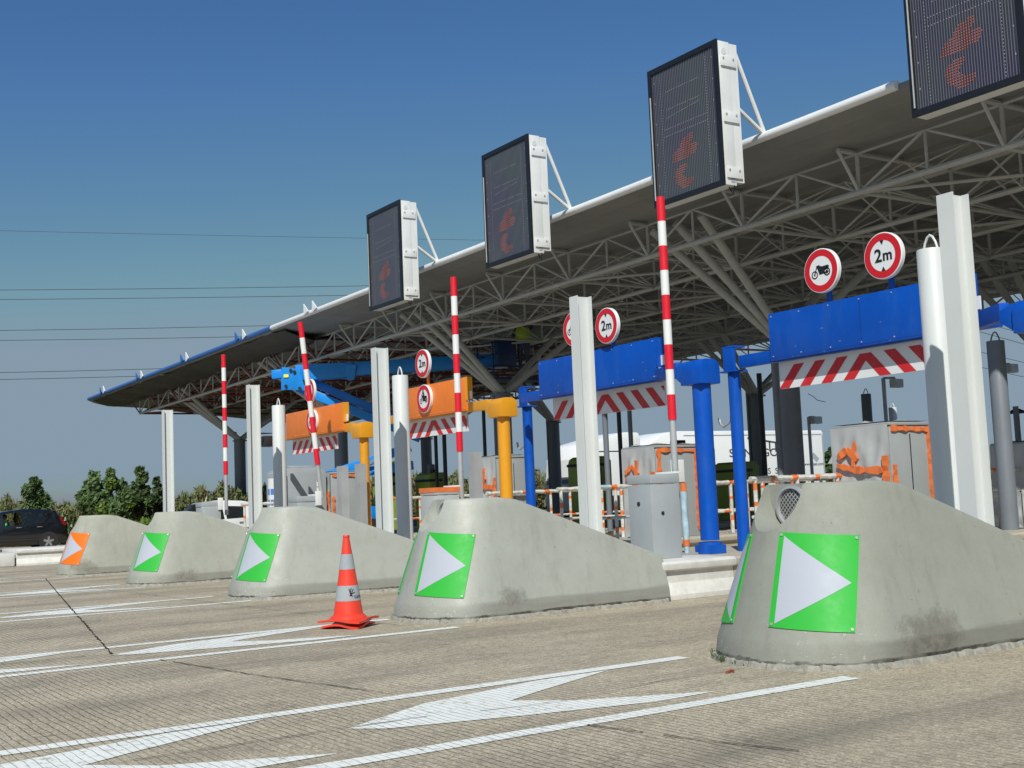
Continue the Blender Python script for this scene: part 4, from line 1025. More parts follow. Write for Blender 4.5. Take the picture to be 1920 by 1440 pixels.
T3 = [p-dv*s_+Vector((0, 0, -.6)), p+dv*s_+Vector((0, 0, -.6)), p+Vector((0, 0, .42))]; b.add([q for q in T3]+[q+nv*.03 for q in T3], [(0, 1, 2), (5, 4, 3), (0, 1, 4, 3), (1, 2, 5, 4), (2, 0, 3, 5)]); b.build('triangle', 'panel_grey', t, org)
b = MB(); q = p-nv*.08; b.tube([(q.x, q.y, 0), (q.x, q.y, p.z+.1)], .045, 8); b.build('post', 'galvanised', t, org)
p = at(1910, 815, D=26); org = (p.x, p.y, .45); t = thing('striped_marker', 'small red and white striped pole at the right picture edge', 'marker pole', org)
b = MB()
for i in range(9): b.mi = i % 2; b.tube([(p.x, p.y, .9+i*.19), (p.x, p.y, .9+(i+1)*.19)], .05, 10)
b.mi = 2; b.tube([(p.x, p.y, .45), (p.x, p.y, .9)], .03, 8); b.build('pole', ['pole_red', 'pole_white', 'galvanised'], t, org)
b = MB(); b.lathe((p.x, p.y, 2.62), [(.2, 0), (.2, .03), (.05, .1)], 16); b.build('lamp', 'dark', t, org)
p = at(500, 826, D=27); org = (p.x, p.y, .45); t = thing('lane_camera', 'small black camera on an arm left of the white bollard', 'camera', org)
b = MB(); b.box((p.x-.12, p.y-.10, p.z-.14), (p.x+.12, p.y+.12, p.z+.10)); b.box((p.x-.1, p.y-.16, p.z-.02), (p.x+.1, p.y-.101, p.z+.07)); b.build('camera_body', 'dark', t, org, bevel=.02)
b = MB(); b.tube([(p.x, p.y+.25, .45), (p.x, p.y+.25, p.z+.16), (p.x, p.y-.25, p.z+.16)], .025, 8); b.build('arm', 'dark', t, org)
p = at(509, 905, X=CX[5]); org = (p.x, p.y, .45); t = thing('blue_sign_strip', 'narrow strip of small blue and white notices left of a white bollard', 'sign', org)
b = MB(); b.box((p.x-.05, p.y-.07, .45), (p.x+.05, p.y+.07, p.z+.1)); b.build('board', 'sign_white', t, org)
b = MB()
for i in range(5): b.box((p.x+.051, p.y-.05, .55+i*.26), (p.x+.055, p.y+.05, .69+i*.26)); b.box((p.x-.05, p.y-.076, .55+i*.26), (p.x+.05, p.y-.071, .69+i*.26))
b.build('blue_notices', 'label_blue', t, org)
# ------------------------------------------------------------------ traffic cone
p = G0(654, 1176); org = (p.x, p.y, 0); t = thing('traffic_cone', 'red and grey striped traffic cone with dented base on the road', 'traffic cone', org)
CRZ = R(38)
def cone_base(z, half, thick, warp, nm):
    b = MB(); n = 16; V = []; F = []
    for k, zz in ((0, z), (1, z+thick)):
        for i in range(n+1):
            for j in range(n+1):
                u, w_ = 2*i/n-1, 2*j/n-1; rr = max(abs(u), abs(w_)); q = Matrix.Rotation(CRZ, 3, 'Z')@Vector((u*half, w_*half, 0))
                V.append((p.x+q.x, p.y+q.y, zz+warp*max(0, rr-.5)**2*math.sin(3*math.atan2(w_, u)+.7)*1.6))
    m_ = (n+1)**2; idx = lambda i, j, k=0: k*m_+i*(n+1)+j
    for i in range(n):
        for j in range(n): F.append((idx(i, j), idx(i+1, j), idx(i+1, j+1), idx(i, j+1))); F.append((idx(i, j, 1), idx(i, j+1, 1), idx(i+1, j+1, 1), idx(i+1, j, 1)))
        for a in ((idx(i, 0), idx(i+1, 0)), (idx(i, n), idx(i+1, n)), (idx(0, i), idx(0, i+1)), (idx(n, i), idx(n, i+1))): F.append((a[0], a[1], a[1]+m_, a[0]+m_))
    b.add(V, F); return b.build(nm, 'cone_red', t, org, smooth=True, ang=50)
cone_base(.016, .205, .020, .045, 'lower_base'); cone_base(.070, .235, .020, .035, 'base')
b = MB(); H0, H1, r0, r1 = .095, .935, .158, .030
def cr(z): return r0+(r1-r0)*(z-H0)/(H1-H0)
b.lathe((p.x, p.y, 0), [(.195, .075), (.192, .098), (.175, .12), (cr(.14), .14)], 40)
for z0, z1, mi in ((.14, .275, 0), (.275, .43, 1), (.43, .595, 0), (.595, .75, 1), (.75, .925, 0)):
    b.mi = mi; o_ = .002 if mi else 0
    b.lathe((p.x, p.y, 0), [(cr(z0)+o_, z0), (cr(z1)+o_, z1)], 40)
b.mi = 0; b.lathe((p.x, p.y, 0), [(.036, .925), (.037, .935), (.033, .945), (.026, .945), (.022, .90)], 40)
b.build('cone', ['cone_red', 'cone_grey'], t, org, smooth=True, ang=30)
# logo strokes and word on the lower grey band, wrapped round the cone towards the camera
AZ = math.atan2(-p.y, -p.x)
def on_cone(a, z, off=.004):
    r = cr(z)+off; return Vector((p.x+r*math.cos(a), p.y+r*math.sin(a), z))
def stroke(b, P, wd):
    for (a0, z0), (a1, z1) in zip(P[:-1], P[1:]):
        q0, q1 = on_cone(AZ+a0, z0), on_cone(AZ+a1, z1); n_ = Vector((q0.x-p.x, q0.y-p.y, 0)).normalized(); d = (q1-q0).normalized(); s_ = d.cross(n_)*wd/2
        b.add([q0-s_, q0+s_, q1+s_, q1-s_], [(0, 1, 2, 3)])
b = MB()
for P in ([(.10, .40), (.20, .355), (.30, .325)], [(.30, .405), (.24, .365), (.18, .325)], [(.50, .395), (.34, .355), (.22, .325)], [(.62, .36), (.42, .35), (.25, .345)], [(.17, .375), (.30, .335), (.38, .318)]): stroke(b, P, .010)
b.build('emblem', 'sign_black', t, org)
dgs = bpy.context.evaluated_depsgraph_get
def cone_word(word, a0, z, size):
    cu = bpy.data.curves.new('w', 'FONT'); cu.body = word; cu.size = size; ob = bpy.data.objects.new('w', cu); COL.objects.link(ob)
    me = bpy.data.meshes.new_from_object(ob.evaluated_get(dgs())); COL.objects.unlink(ob); bpy.data.objects.remove(ob)
    for v_ in me.vertices:
        x, y = v_.co.x, v_.co.y; q = on_cone(AZ+a0+x/.12, z+y); v_.co = q-Vector(org)
    me.materials.clear(); me.materials.append(MATS['sign_black']); o = bpy.data.objects.new('word', me); COL.objects.link(o); o.parent = t
cone_word('sanef', .52, .300, .062)
p = G0(1366, 1262); b = MB(); b.box((p.x-.012, p.y-.028, .004), (p.x+.012, p.y+.022, .014), rz=.5); b.box((p.x-.012, p.y+.024, .004), (p.x+.018, p.y+.036, .02), rz=.2); tag(b.build('litter', 'litter_red', None, (p.x, p.y, 0)), 'tiny piece of red litter on the road before the nearest block', 'litter')
# weeds at the foot of the nearest block
wb = MB()
for i in range(80):
    th = random.choice([random.uniform(1.75, 2.25), random.uniform(1.9, 2.0), random.uniform(1.6, 2.5)]); q = bsurf(th, 0.0, random.uniform(.0, .03))+Vector((CB[1], 6.12, 0)); a = random.uniform(0, 6.28); h = random.uniform(.01, .055)
    d = Vector((math.cos(a), math.sin(a), 0))*random.uniform(.008, .02); l = Vector((random.uniform(-.02, .02), random.uniform(-.02, .02), h)); wb.add([q-d*.5, q+d*.5, q+d*.3+l, q-d*.3+l], [(0, 1, 2, 3)])
o = wb.build('weeds', 'leaf_dark'); o['kind'] = 'stuff'; o['label'] = 'small dark weeds in the joint at the foot of the nearest block'; o['category'] = 'weeds'
# ------------------------------------------------------------------ articulated boom lift with a worker
D0 = 36.5
L = lambda x, y, d=D0: at(x, y, D=d)
base = L(604, 930); base.z = 0
t = thing('boom_lift', 'bright blue articulated boom lift reaching up under the canopy', 'boom lift', base); org = tuple(base)
b = MB(); b.box((base.x-1, base.y-1.6, .45), (base.x+1, base.y+1.6, 1.2)); b.build('chassis', 'lift_blue', t, org, bevel=.06)
for sx_ in (-1, 1):
    for sy_ in (-1.1, 1.1):
        b = MB(); b.lathe((base.x+sx_*1.02, base.y+sy_, .42), [(.42, -.14), (.42, .14)], 24, 'x'); b.build('wheel', 'tyre', t, org)
b = MB(); b.box((base.x-.7, base.y-1.0, 1.21), (base.x+.7, base.y+.9, 1.75)); b.build('turntable', 'lift_blue', t, org, bevel=.05)
b = MB(); b.bar(L(610, 893, 36.3), L(770, 838), .22, .26); b.build('lower_boom', 'lift_blue', t, org, bevel=.02)
b = MB(); b.bar(L(625, 893, 36.6), L(775, 872), .22, .26); b.build('lower_link', 'lift_blue', t, org, bevel=.02)
b = MB(); b.bar(L(630, 912, 36.1), L(720, 850, 36.1), .07, .09); b.build('lift_cylinder', 'chrome', t, org)
b = MB(); b.bar(L(558, 727), L(788, 822), .24, .26); b.build('middle_boom', 'lift_blue', t, org, bevel=.02)
b = MB(); b.bar(L(575, 712, 36.9), L(790, 806, 36.9), .20, .24); b.build('middle_link', 'lift_blue', t, org, bevel=.02)
kn = MB(); F2 = [(528, 688), (562, 692), (566, 706), (570, 722), (581, 729), (578, 733), (545, 731), (527, 731)]
V = [L(x, y, D0-.35) for x, y in F2]+[L(x, y, D0+.35) for x, y in F2]; n = len(F2); kn.add(V, [tuple(range(n)), tuple(range(2*n-1, n-1, -1))]+[(i, (i+1) % n, (i+1) % n+n, i+n) for i in range(n)])
k_ = kn.build('knuckle', 'lift_blue', t, org, bevel=.01)
b = MB(); b.bar(L(511, 703), L(530, 701), .3, .26); b.build('knuckle_stub', 'lift_blue', k_, org, bevel=.01)
b = MB(); b.bar(L(532, 705, D0-.37), L(541, 704.5, D0-.37), .02, .09); b.build('yellow_label', 'yellow_label', k_, org)
b = MB()
for x, y in ((545, 694), (552, 697), (536, 724), (562, 728)): b.tube([L(x, y, D0-.34), L(x, y, D0-.40)], .05, 10)
b.build('pivot_pins', 'dark', k_, org)
b = MB(); b.bar(L(556, 700), L(664, 694), .38, .46); b.build('upper_boom', 'lift_blue', t, org, bevel=.02)
b = MB(); F2 = [(648, 684), (668, 684), (664, 712), (658, 714), (650, 712), (650, 704)]
V = [L(x, y, D0-.22) for x, y in F2]+[L(x, y, D0+.22) for x, y in F2]; n = len(F2); b.add(V, [tuple(range(n)), tuple(range(2*n-1, n-1, -1))]+[(i, (i+1) % n, (i+1) % n+n, i+n) for i in range(n)]); b.build('boom_head', 'lift_blue', t, org)
b = MB(); b.bar(L(664, 692), L(930, 676), .30, .40); b.build('fly_boom', 'lift_blue', t, org, bevel=.02)
bk = L(958, 712, 36.3); 
b = MB(); x, y, z = bk; b.box((x-.45, y-.9, z-.05), (x+.45, y+.9, z+.02))
for sx_ in (-.43, .43):
    for zz in (.35, .7, 1.05): b.bar((x+sx_, y-.9, z+zz), (x+sx_, y+.9, z+zz), .04, .04)
for sy_ in (-.88, .88):
    for zz in (.35, .7, 1.05): b.bar((x-.43, y+sy_, z+zz), (x+.43, y+sy_, z+zz), .04, .04)
    for sx_ in (-.43, .43): b.bar((x+sx_, y+sy_, z), (x+sx_, y+sy_, z+1.07), .04, .04)
bkt = b.build('basket', 'dark_blue', t, org)
b = MB(); b.box((x+.30, y-.75, z+.35), (x+.52, y-.1, z+1.2)); b.build('control_box', 'dark_blue', bkt, org, bevel=.03)
def person_standing(p, label, rz):
    x, y, z = p; t = thing('person', label, 'person', p); org = p; q = Matrix.Rotation(rz, 3, 'Z')
    def W(a, b_, c): v_ = q@Vector((a, b_, 0)); return (x+v_.x, y+v_.y, z+c)
    J = [(W(0, 0, .95), .15), (W(0, 0, 1.15), .14), (W(0, .0, 1.38), .165), (W(0, .0, 1.50), .07), (W(0, .02, 1.60), .085), (W(0, .03, 1.70), .095)]
    Ed = [(0, 1), (1, 2), (2, 3), (3, 4), (4, 5)]
    for s_ in (-1, 1):
        i = len(J); J += [(W(.10*s_, 0, .88), .10), (W(.11*s_, .03, .48), .065), (W(.11*s_, -.01, .09), .045), (W(.12*s_, .14, .05), .045)]; Ed += [(0, i), (i, i+1), (i+1, i+2), (i+2, i+3)]
        i = len(J); J += [(W(.21*s_, 0, 1.44), .065), (W(.30*s_, .16, 1.52 if s_ > 0 else 1.25), .048), (W(.24*s_, .34, 1.74 if s_ > 0 else 1.34), .036), (W(.23*s_, .38, 1.80 if s_ > 0 else 1.37), .034)]; Ed += [(2, i), (i, i+1), (i+1, i+2), (i+2, i+3)]
        h = J[i+3][0]
        for k in range(5):
            f0 = len(J); J += [((h[0]+(k-2)*.018, h[1]+.02, h[2]+.045), .010), ((h[0]+(k-2)*.020, h[1]+.05, h[2]+.075-.008*abs(k-2)), .009)]; Ed += [(i+3, f0), (f0, f0+1)]
    def colr(c):
        hz = c.z-z
        return 1 if (hz > 1.52 and abs((Vector((c.x, c.y, 0))-Vector((x, y, 0))).length) < .13) else 0
    skin_body('body', J, Ed, ['workwear', 'skin'], t, org, colr)
    b = MB(); b.lathe((x, y, z), [(.205, 1.02), (.225, 1.2), (.235, 1.38), (.19, 1.47), (.10, 1.50)], 20); b.build('vest', 'hi_vis', t, org, smooth=True)
    b = MB(); hp_ = W(0, .03, 0); b.lathe((hp_[0], hp_[1], z), [(.135, 1.70), (.125, 1.72), (.115, 1.78), (.07, 1.83), (.02, 1.845)], 20); b.build('helmet', 'helmet', t, org, smooth=True)
w_ = L(984, 714, 36.0); person_standing((w_.x, w_.y, bk.z+.03), 'worker in a hi-vis yellow vest and helmet standing in the lift basket', R(60))
# ------------------------------------------------------------------ vehicles
def loft_car(t, st, org, body_m, side_open, top_open, frontwin=None, band=.11):
    """st: stations (y, z bottom, z belt, z roof, half width, half roof width); the car points to -Y"""
    ox, oy, oz = org; b = MB(); V = []; F = []
    rings = []
    for (y, zb, zl, zr, wd, wt) in st:
        zr2 = max(zr, zl+.02)
        half = [(wd*.90, zb), (wd*.985, zb+.16), (wd, zb+(zl-zb)*.55), (wd*.975, zl), (wt, zr2-band*min(1, (zr2-zl)/.35)), (wt*.80, zr2), (0, zr2+.012)]
        rings.append([(ox+a, oy+y, oz+c) for a, c in half]+[(ox-a, oy+y, oz+c) for a, c in half[-2::-1]])
    n = len(rings[0])
    V = [p for r in rings for p in r]
    for i in range(len(st)-1):
        for j in range(n-1):
            if (j in (3, n-5)) and i in side_open: continue
            if 4 <= j <= n-6 and i in top_open: continue
            F.append((i*n+j, i*n+j+1, (i+1)*n+j+1, (i+1)*n+j))
        F.append((i*n+n-1, i*n, (i+1)*n, (i+1)*n+n-1))
    F.append(tuple(range(n))); F.append(tuple((len(st)-1)*n+j for j in range(n))[::-1])
    b.add(V, F); body = b.build('body', body_m, t, org, smooth=True, ang=32)
    def quad(i, j, inn=.0): return [Vector(rings[i][j]), Vector(rings[i][j+1]), Vector(rings[i+1][j+1]), Vector(rings[i+1][j])]
    groups = []
    for i in side_open:
        if frontwin is not None and i in frontwin: continue
        for j in (3, n-5):
            q = quad(i, j); g = MB(); g.add([p for p in q], [(0, 1, 2, 3)]); g.build('side_window', 'glass', t, org)
    for i in top_open:
        g = MB()
        for j in range(4, n-5): g.add(quad(i, j), [(0, 1, 2, 3)])
        g.build('windscreen', 'glass', t, org, smooth=True)
    return body
def wheels(t, org, ys, wd, r=.31):
    ox, oy, oz = org
    for y in ys:
        for s_ in (1, -1):
            b = MB(); b.lathe((ox+s_*(wd+.004), oy+y, oz+r+.02), [(r+.07, -.02), (r+.07, .006)], 28, 'x'); b.build('wheel_arch', 'dark', t, org)
            b = MB(); b.lathe((ox+s_*(wd-.10), oy+y, oz+r), [(r*.96, -.11), (r, -.08), (r, .09), (r*.95, .125), (r*.70, .125)], 28, 'x' ); w_ = b.build('wheel', 'tyre', t, org, smooth=True, ang=40)
            b = MB(); xo = ox+s_*(wd-.10)+s_*.127
            b.lathe((xo, oy+y, oz+r), [(r*.68, 0), (r*.64, .006*s_)], 24, 'x'); b.build('hub_disc', 'dark', w_, org)
            b = MB()
            for a in range(5):
                an = a*2*math.pi/5+.3; c, s2 = math.cos(an), math.sin(an); q = Vector((xo+.010*s_, oy+y, oz+r))
                dr = Vector((0, c, s2)); pr = Vector((0, -s2, c)); b.add([q-pr*.05, q+pr*.05, q+dr*r*.66+pr*.035, q+dr*r*.66-pr*.035], [(0, 1, 2, 3)])
            b.lathe((xo+.008*s_, oy+y, oz+r), [(.06, 0), (.05, .008*s_)], 12, 'x'); b.build('rim', 'rim', w_, org)
# black people carrier
cx = -53.; yr = at(128, 990, X=cx+.9).y; org = (cx, yr-2.1, 0)
t = thing('parked_car', 'black five-door car with red tail light, driver in green at the window', 'car', org, 'cars on the far carriageway')
ST = [(-2.1, .30, .62, .64, .70, .45), (-2.0, .22, .74, .78, .82, .6), (-1.5, .2, .90, .95, .88, .66), (-1.05, .2, .98, 1.05, .90, .70), (-.45, .2, 1.0, 1.56, .90, .62), (-.38, .2, 1.0, 1.58, .90, .63), (.30, .2, 1.01, 1.66, .90, .64), (.38, .2, 1.015, 1.665, .90, .64), (1.12, .2, 1.05, 1.63, .90, .63), (1.20, .2, 1.055, 1.62, .90, .63), (1.62, .2, 1.08, 1.56, .89, .60), (1.72, .2, 1.09, 1.54, .88, .59), (2.03, .24, 1.08, 1.12, .85, .60), (2.1, .35, .95, .98, .80, .55)]
loft_car(t, ST, org, 'car_black', {5, 7, 9}, {3, 11}, {5}); wheels(t, org, (-1.33, 1.32), .90)
b = MB(); b.prism([(org[1]+1.80, 1.30), (org[1]+1.90, 1.20), (org[1]+2.04, .98), (org[1]+1.97, .92), (org[1]+1.86, 1.02), (org[1]+1.77, 1.2)], cx+.80, cx+.885, 'x'); b.build('tail_light', 'tail_red', t, org)
for y in (-.0+.18, .98):
    b = MB(); b.box((cx+.90, org[1]+y-.10, .91), (cx+.935, org[1]+y+.10, .94)); b.build('door_handle', 'chrome', t, org, bevel=.004)
b = MB(); b.box((cx-.6, org[1]-.1, .45), (cx+.6, org[1]+.1, 1.15)); b.box((cx-.6, org[1]+.9, .45), (cx+.6, org[1]+1.05, 1.2)); b.build('seats', 'dark', t, org, bevel=.04)
b = MB(); b.box((cx+.91, org[1]-1.3, .40), (cx+.918, org[1]+1.2, .46)); b.build('sill_trim', 'dark', t, org)
# driver
pp = at(8, 985, X=cx+.45); x, y, z = cx+.42, org[1]-.30, .55; org2 = (x, y, z)
t = thing('person', 'driver in a bright green shirt with arm at the open car window', 'person', org2)
J = [((x, y+.12, z+.02), .15), ((x, y+.10, z+.25), .15), ((x, y+.06, z+.48), .17), ((x, y+.03, z+.60), .06), ((x, y-.01, z+.70), .085), ((x, y-.02, z+.80), .10)]
Ed = [(0, 1), (1, 2), (2, 3), (3, 4), (4, 5)]
for s_ in (-1, 1):
    i = len(J); J += [((x+.20*s_, y+.04, z+.50), .07), ((x+.30*s_, y-.10, z+.38), .055), ((x+.22*s_, y-.34, z+.45), .04), ((x+.2*s_, y-.40, z+.47), .036)]; Ed += [(2, i), (i, i+1), (i+1, i+2), (i+2, i+3)]
    for k in range(5): f0 = len(J); J += [((x+.2*s_+(k-2)*.016, y-.46, z+.48), .010), ((x+.2*s_+(k-2)*.016, y-.49, z+.45), .009)]; Ed += [(i+3, f0), (f0, f0+1)]
    i = len(J); J += [((x+.1*s_, y-.05, z), .10), ((x+.12*s_, y-.42, z+.05), .075), ((x+.12*s_, y-.6, z-.3), .05)]; Ed += [(0, i), (i, i+1), (i+1, i+2)]
skin_body('body', J, Ed, ['green_shirt', 'skin'], t, org2, lambda c: 1 if (c.z-z > .60 or c.y-y < -.22) else 0)
b = MB(); b.lathe((x, y+.0, z), [(.115, .74), (.125, .82), (.10, .90), (.04, .93)], 16); b.build('hair', 'hair', t, org2, smooth=True)
# white car
cx = -40.; org = (cx, 13.75, 0)
t = thing('parked_car', 'white hatchback half hidden behind the crash blocks and a barrier box', 'car', org, 'cars on the far carriageway')
ST = [(-2.05, .30, .60, .62, .68, .45), (-1.95, .22, .72, .76, .80, .6), (-1.4, .2, .88, .93, .86, .64), (-.95, .2, .93, 1.0, .87, .68), (-.28, .2, .95, 1.44, .87, .60), (-.2, .2, .95, 1.47, .87, .61), (.42, .2, .97, 1.53, .87, .62), (.50, .2, .975, 1.535, .87, .62), (1.15, .2, 1.0, 1.50, .87, .60), (1.5, .2, 1.03, 1.43, .86, .58), (1.95, .24, 1.0, 1.05, .83, .58), (2.05, .35, .85, .88, .78, .53)]
loft_car(t, [(y, zb, zl, zr+(.07 if zr > 1.2 else 0), a, c) for (y, zb, zl, zr, a, c) in ST], org, 'car_white', {5, 7}, {3, 9}, None, .19); wheels(t, org, (-1.28, 1.28), .87)
b = MB(); b.box((cx-.6, org[1]+.1, .45), (cx+.6, org[1]+.25, 1.1)); b.build('seats', 'dark', t, org, bevel=.04)
for y in (.3, 1.0):
    b = MB(); b.box((cx+.87, org[1]+y-.09, .84), (cx+.90, org[1]+y+.09, .87)); b.build('door_handle', 'chrome', t, org, bevel=.004)
b = MB(); b.box((cx+.88, org[1]-.62, .95), (cx+1.06, org[1]-.50, 1.07)); b.build('mirror', 'car_white', t, org, bevel=.03)
# lorry with glass trailer
cx = -48.; org = (cx, 43., 0); side = cx+1.25
t = thing('lorry', 'white lorry with a lettered glass-carrying trailer beyond the lanes', 'lorry', org)
yA = at(1205, 840, X=side).y; yB = at(1545, 850, X=side).y
prof = [(yA, .55), (yB, .55), (yB, 4.20), (yB-.12, 4.31), (yA+2.3, 4.31), (yA+1.5, 4.20), (yA+.65, 3.80), (yA+.08, 3.36), (yA, 3.05)]
b = MB(); b.prism(prof, cx-1.25, side, 'x'); tr = b.build('trailer', 'trailer_white', t, org, bevel=.04)
b = MB(); b.box((side+.001, yA+.5, 1.78), (side+.012, yB-.02, 1.83)); b.box((side+.001, yB-.12, 1.85), (side+.02, yB-.02, 4.05)); b.box((side+.001, yA+2.7, 4.06), (side+.015, yB-.1, 4.11)); b.build('edge_rails', 'cabinet_grey', tr, org)
b = MB()
for i in range(9): b.box((side+.002, yA+1.5+i*1.05, .62), (side+.012, yA+1.53+i*1.05, 1.74))
b.build('panel_joints', 'cabinet_grey', tr, org)
RT = (R(90), 0, R(90))
def ttxt(body, px, hpx, bold=.0, sx=1., nm='lettering'):
    p = at(*px, X=side+.01); s_ = (at(px[0], px[1]-hpx/2, X=side).z-at(px[0], px[1]+hpx/2, X=side).z)/.72
    text_part(nm, body, s_, Vector((side+.012, p.y, p.z))-Vector(org), 'text_dark', tr, RT, bold, .002, sx)
ttxt('SAINT-GOBAIN', (1436, 849), 15, .004, 1.3); ttxt('G  L  A  S  S', (1425, 884), 11.5, 0, 1.2); ttxt('www.glass.com', (1526, 870), 6, 0, 1.)
for o in list(tr.children):
    if o.name.startswith('lettering') and False: pass
b = MB(); pz = at(1430, 830, X=side)
y0, z0 = pz.y, pz.z
b.prism([(y0-1.1, z0+.30), (y0+1.5, z0-.02), (y0+1.5, z0-.10), (y0-1.1, z0+.20)], side+.002, side+.01, 'x')
for i in range(6): b.box((side+.002, y0-.9+i*.45, z0-.34-.04*i), (side+.01, y0-.80+i*.45, z0+.2-.055*i))
b.build('bridge_emblem', 'text_dark', tr, org)
b = MB(); p = at(1207, 808, X=side); b.prism([(at(1525, 850, X=side).y, 3.1), (at(1535, 850, X=side).y, 2.75), (at(1530, 850, X=side).y, 2.55), (at(1519, 850, X=side).y, 2.95)], side+.002, side+.01, 'x'); b.build('grey_mark', 'cabinet_grey', tr, org)
b = MB(); b.box((side+.002, yA+4.2, 3.4), (side+.012, yA+4.7, 3.75)); b.build('dark_mark', 'text_dark', tr, org)
c0 = at(1075, 850, X=side).y; c1_ = at(1203, 850, X=side).y
prof = [(c0, .5), (c1_, .5), (c1_, 3.90), (c1_-.10, 4.26), (c1_-.9, 4.28), (c1_-1.6, 4.15), (c0+.6, 3.70), (c0+.40, 3.50), (c0+.12, 3.0), (c0+.0, 1.9)]
b = MB(); b.prism(prof, cx-1.22, side-.03, 'x'); cab = b.build('cab', 'trailer_white', t, org, bevel=.08)
b = MB(); b.prism([(c0+.12, 1.95), (c0+.95, 1.95), (c0+.95, 2.95), (c0+.35, 2.95), (c0+.2, 2.7)], side-.035, side-.02, 'x'); b.build('side_window', 'glass', cab, org)
b = MB(); b.prism([(c0-.02, 1.85), (c0+.02, 1.85), (c0+.19, 2.95), (c0+.15, 2.95)], cx-1.05, cx+1.05, 'x'); b.build('windscreen', 'glass', cab, org)
b = MB(); b.box((side-.02, c0-.12, 2.0), (side+.22, c0+.05, 2.75)); b.build('mirror', 'dark', cab, org, bevel=.04)
b = MB(); b.box((side-.034, c0+1.0, 3.32), (side-.022, c1_-.2, 3.37)); b.box((side-.034, c0+1.15, .9), (side-.022, c0+1.18, 3.2)); b.build('panel_gap', 'dark', cab, org)
b = MB(); b.box((side-.034, c0+1.3, .5), (side-.02, c1_-.1, 1.2)); b.build('dark_side_panel', 'dark', cab, org)
for y in (c0+.9, c1_-.3, yB-3.2, yB-2., yB-.9):
    for s_ in (1, -1):
        b = MB(); b.lathe((cx+s_*1.12, y, .5), [(.48, -.16), (.5, -.1), (.5, .1), (.48, .16), (.28, .16)], 24, 'x'); b.build('wheel', 'tyre', t, org)
# white van beyond the canopy, seen only as a pale top behind the pole
# ------------------------------------------------------------------ overhead cables
def cable(pa, pb, label, r=.028, sag=.0):
    A, B = Vector(pa), Vector(pb); pts = [A+(B-A)*i/24+Vector((0, 0, -sag*4*(i/24)*(1-i/24))) for i in range(25)]
    b = MB(); b.tube(pts, r, 6); tag(b.build('overhead_cable', 'cable', None, tuple(A), smooth=True), label, 'cable', 'overhead power cables across the sky')
W = lambda x, y: at(x, y, D=125)
for (a, c, lb) in (((-300, 425), (1250, 455), 'highest overhead cable, faint, passing behind the left electronic sign'), ((-300, 545), (900, 532), 'upper one of the cable pair just above the blue roof end'), ((-300, 563), (900, 549), 'lower one of the cable pair just above the blue roof end'),
                   ((-300, 622), (640, 607), 'upper one of the middle cable pair at the left'), ((-300, 640), (640, 627), 'lower one of the middle cable pair at the left'), ((-300, 703), (520, 684), 'upper one of the lowest cable pair at the left'), ((-300, 716), (520, 697), 'lower one of the lowest cable pair at the left'),
                   ((1800, 593), (2100, 668), 'topmost overhead cable right of the white steel post'), ((1800, 611), (2100, 690), 'second overhead cable right of the white steel post'), ((1800, 650), (2100, 718), 'third overhead cable right of the white steel post'), ((1800, 679), (2100, 742), 'lowest overhead cable right of the white steel post')):
    cable(W(*a), W(*c), lb, .030 if 'faint' not in lb else .02, .15)
b = MB(); b.tube([at(1515, 738, D=30), at(1527, 745, D=30), at(1532, 750, D=30), at(1548, 754, D=30)], .008, 5)
tag(b.build('loose_wire', 'cable', None, tuple(at(1515, 738, D=30))), 'thin loose wire sticking out of the thick canopy column', 'wire')
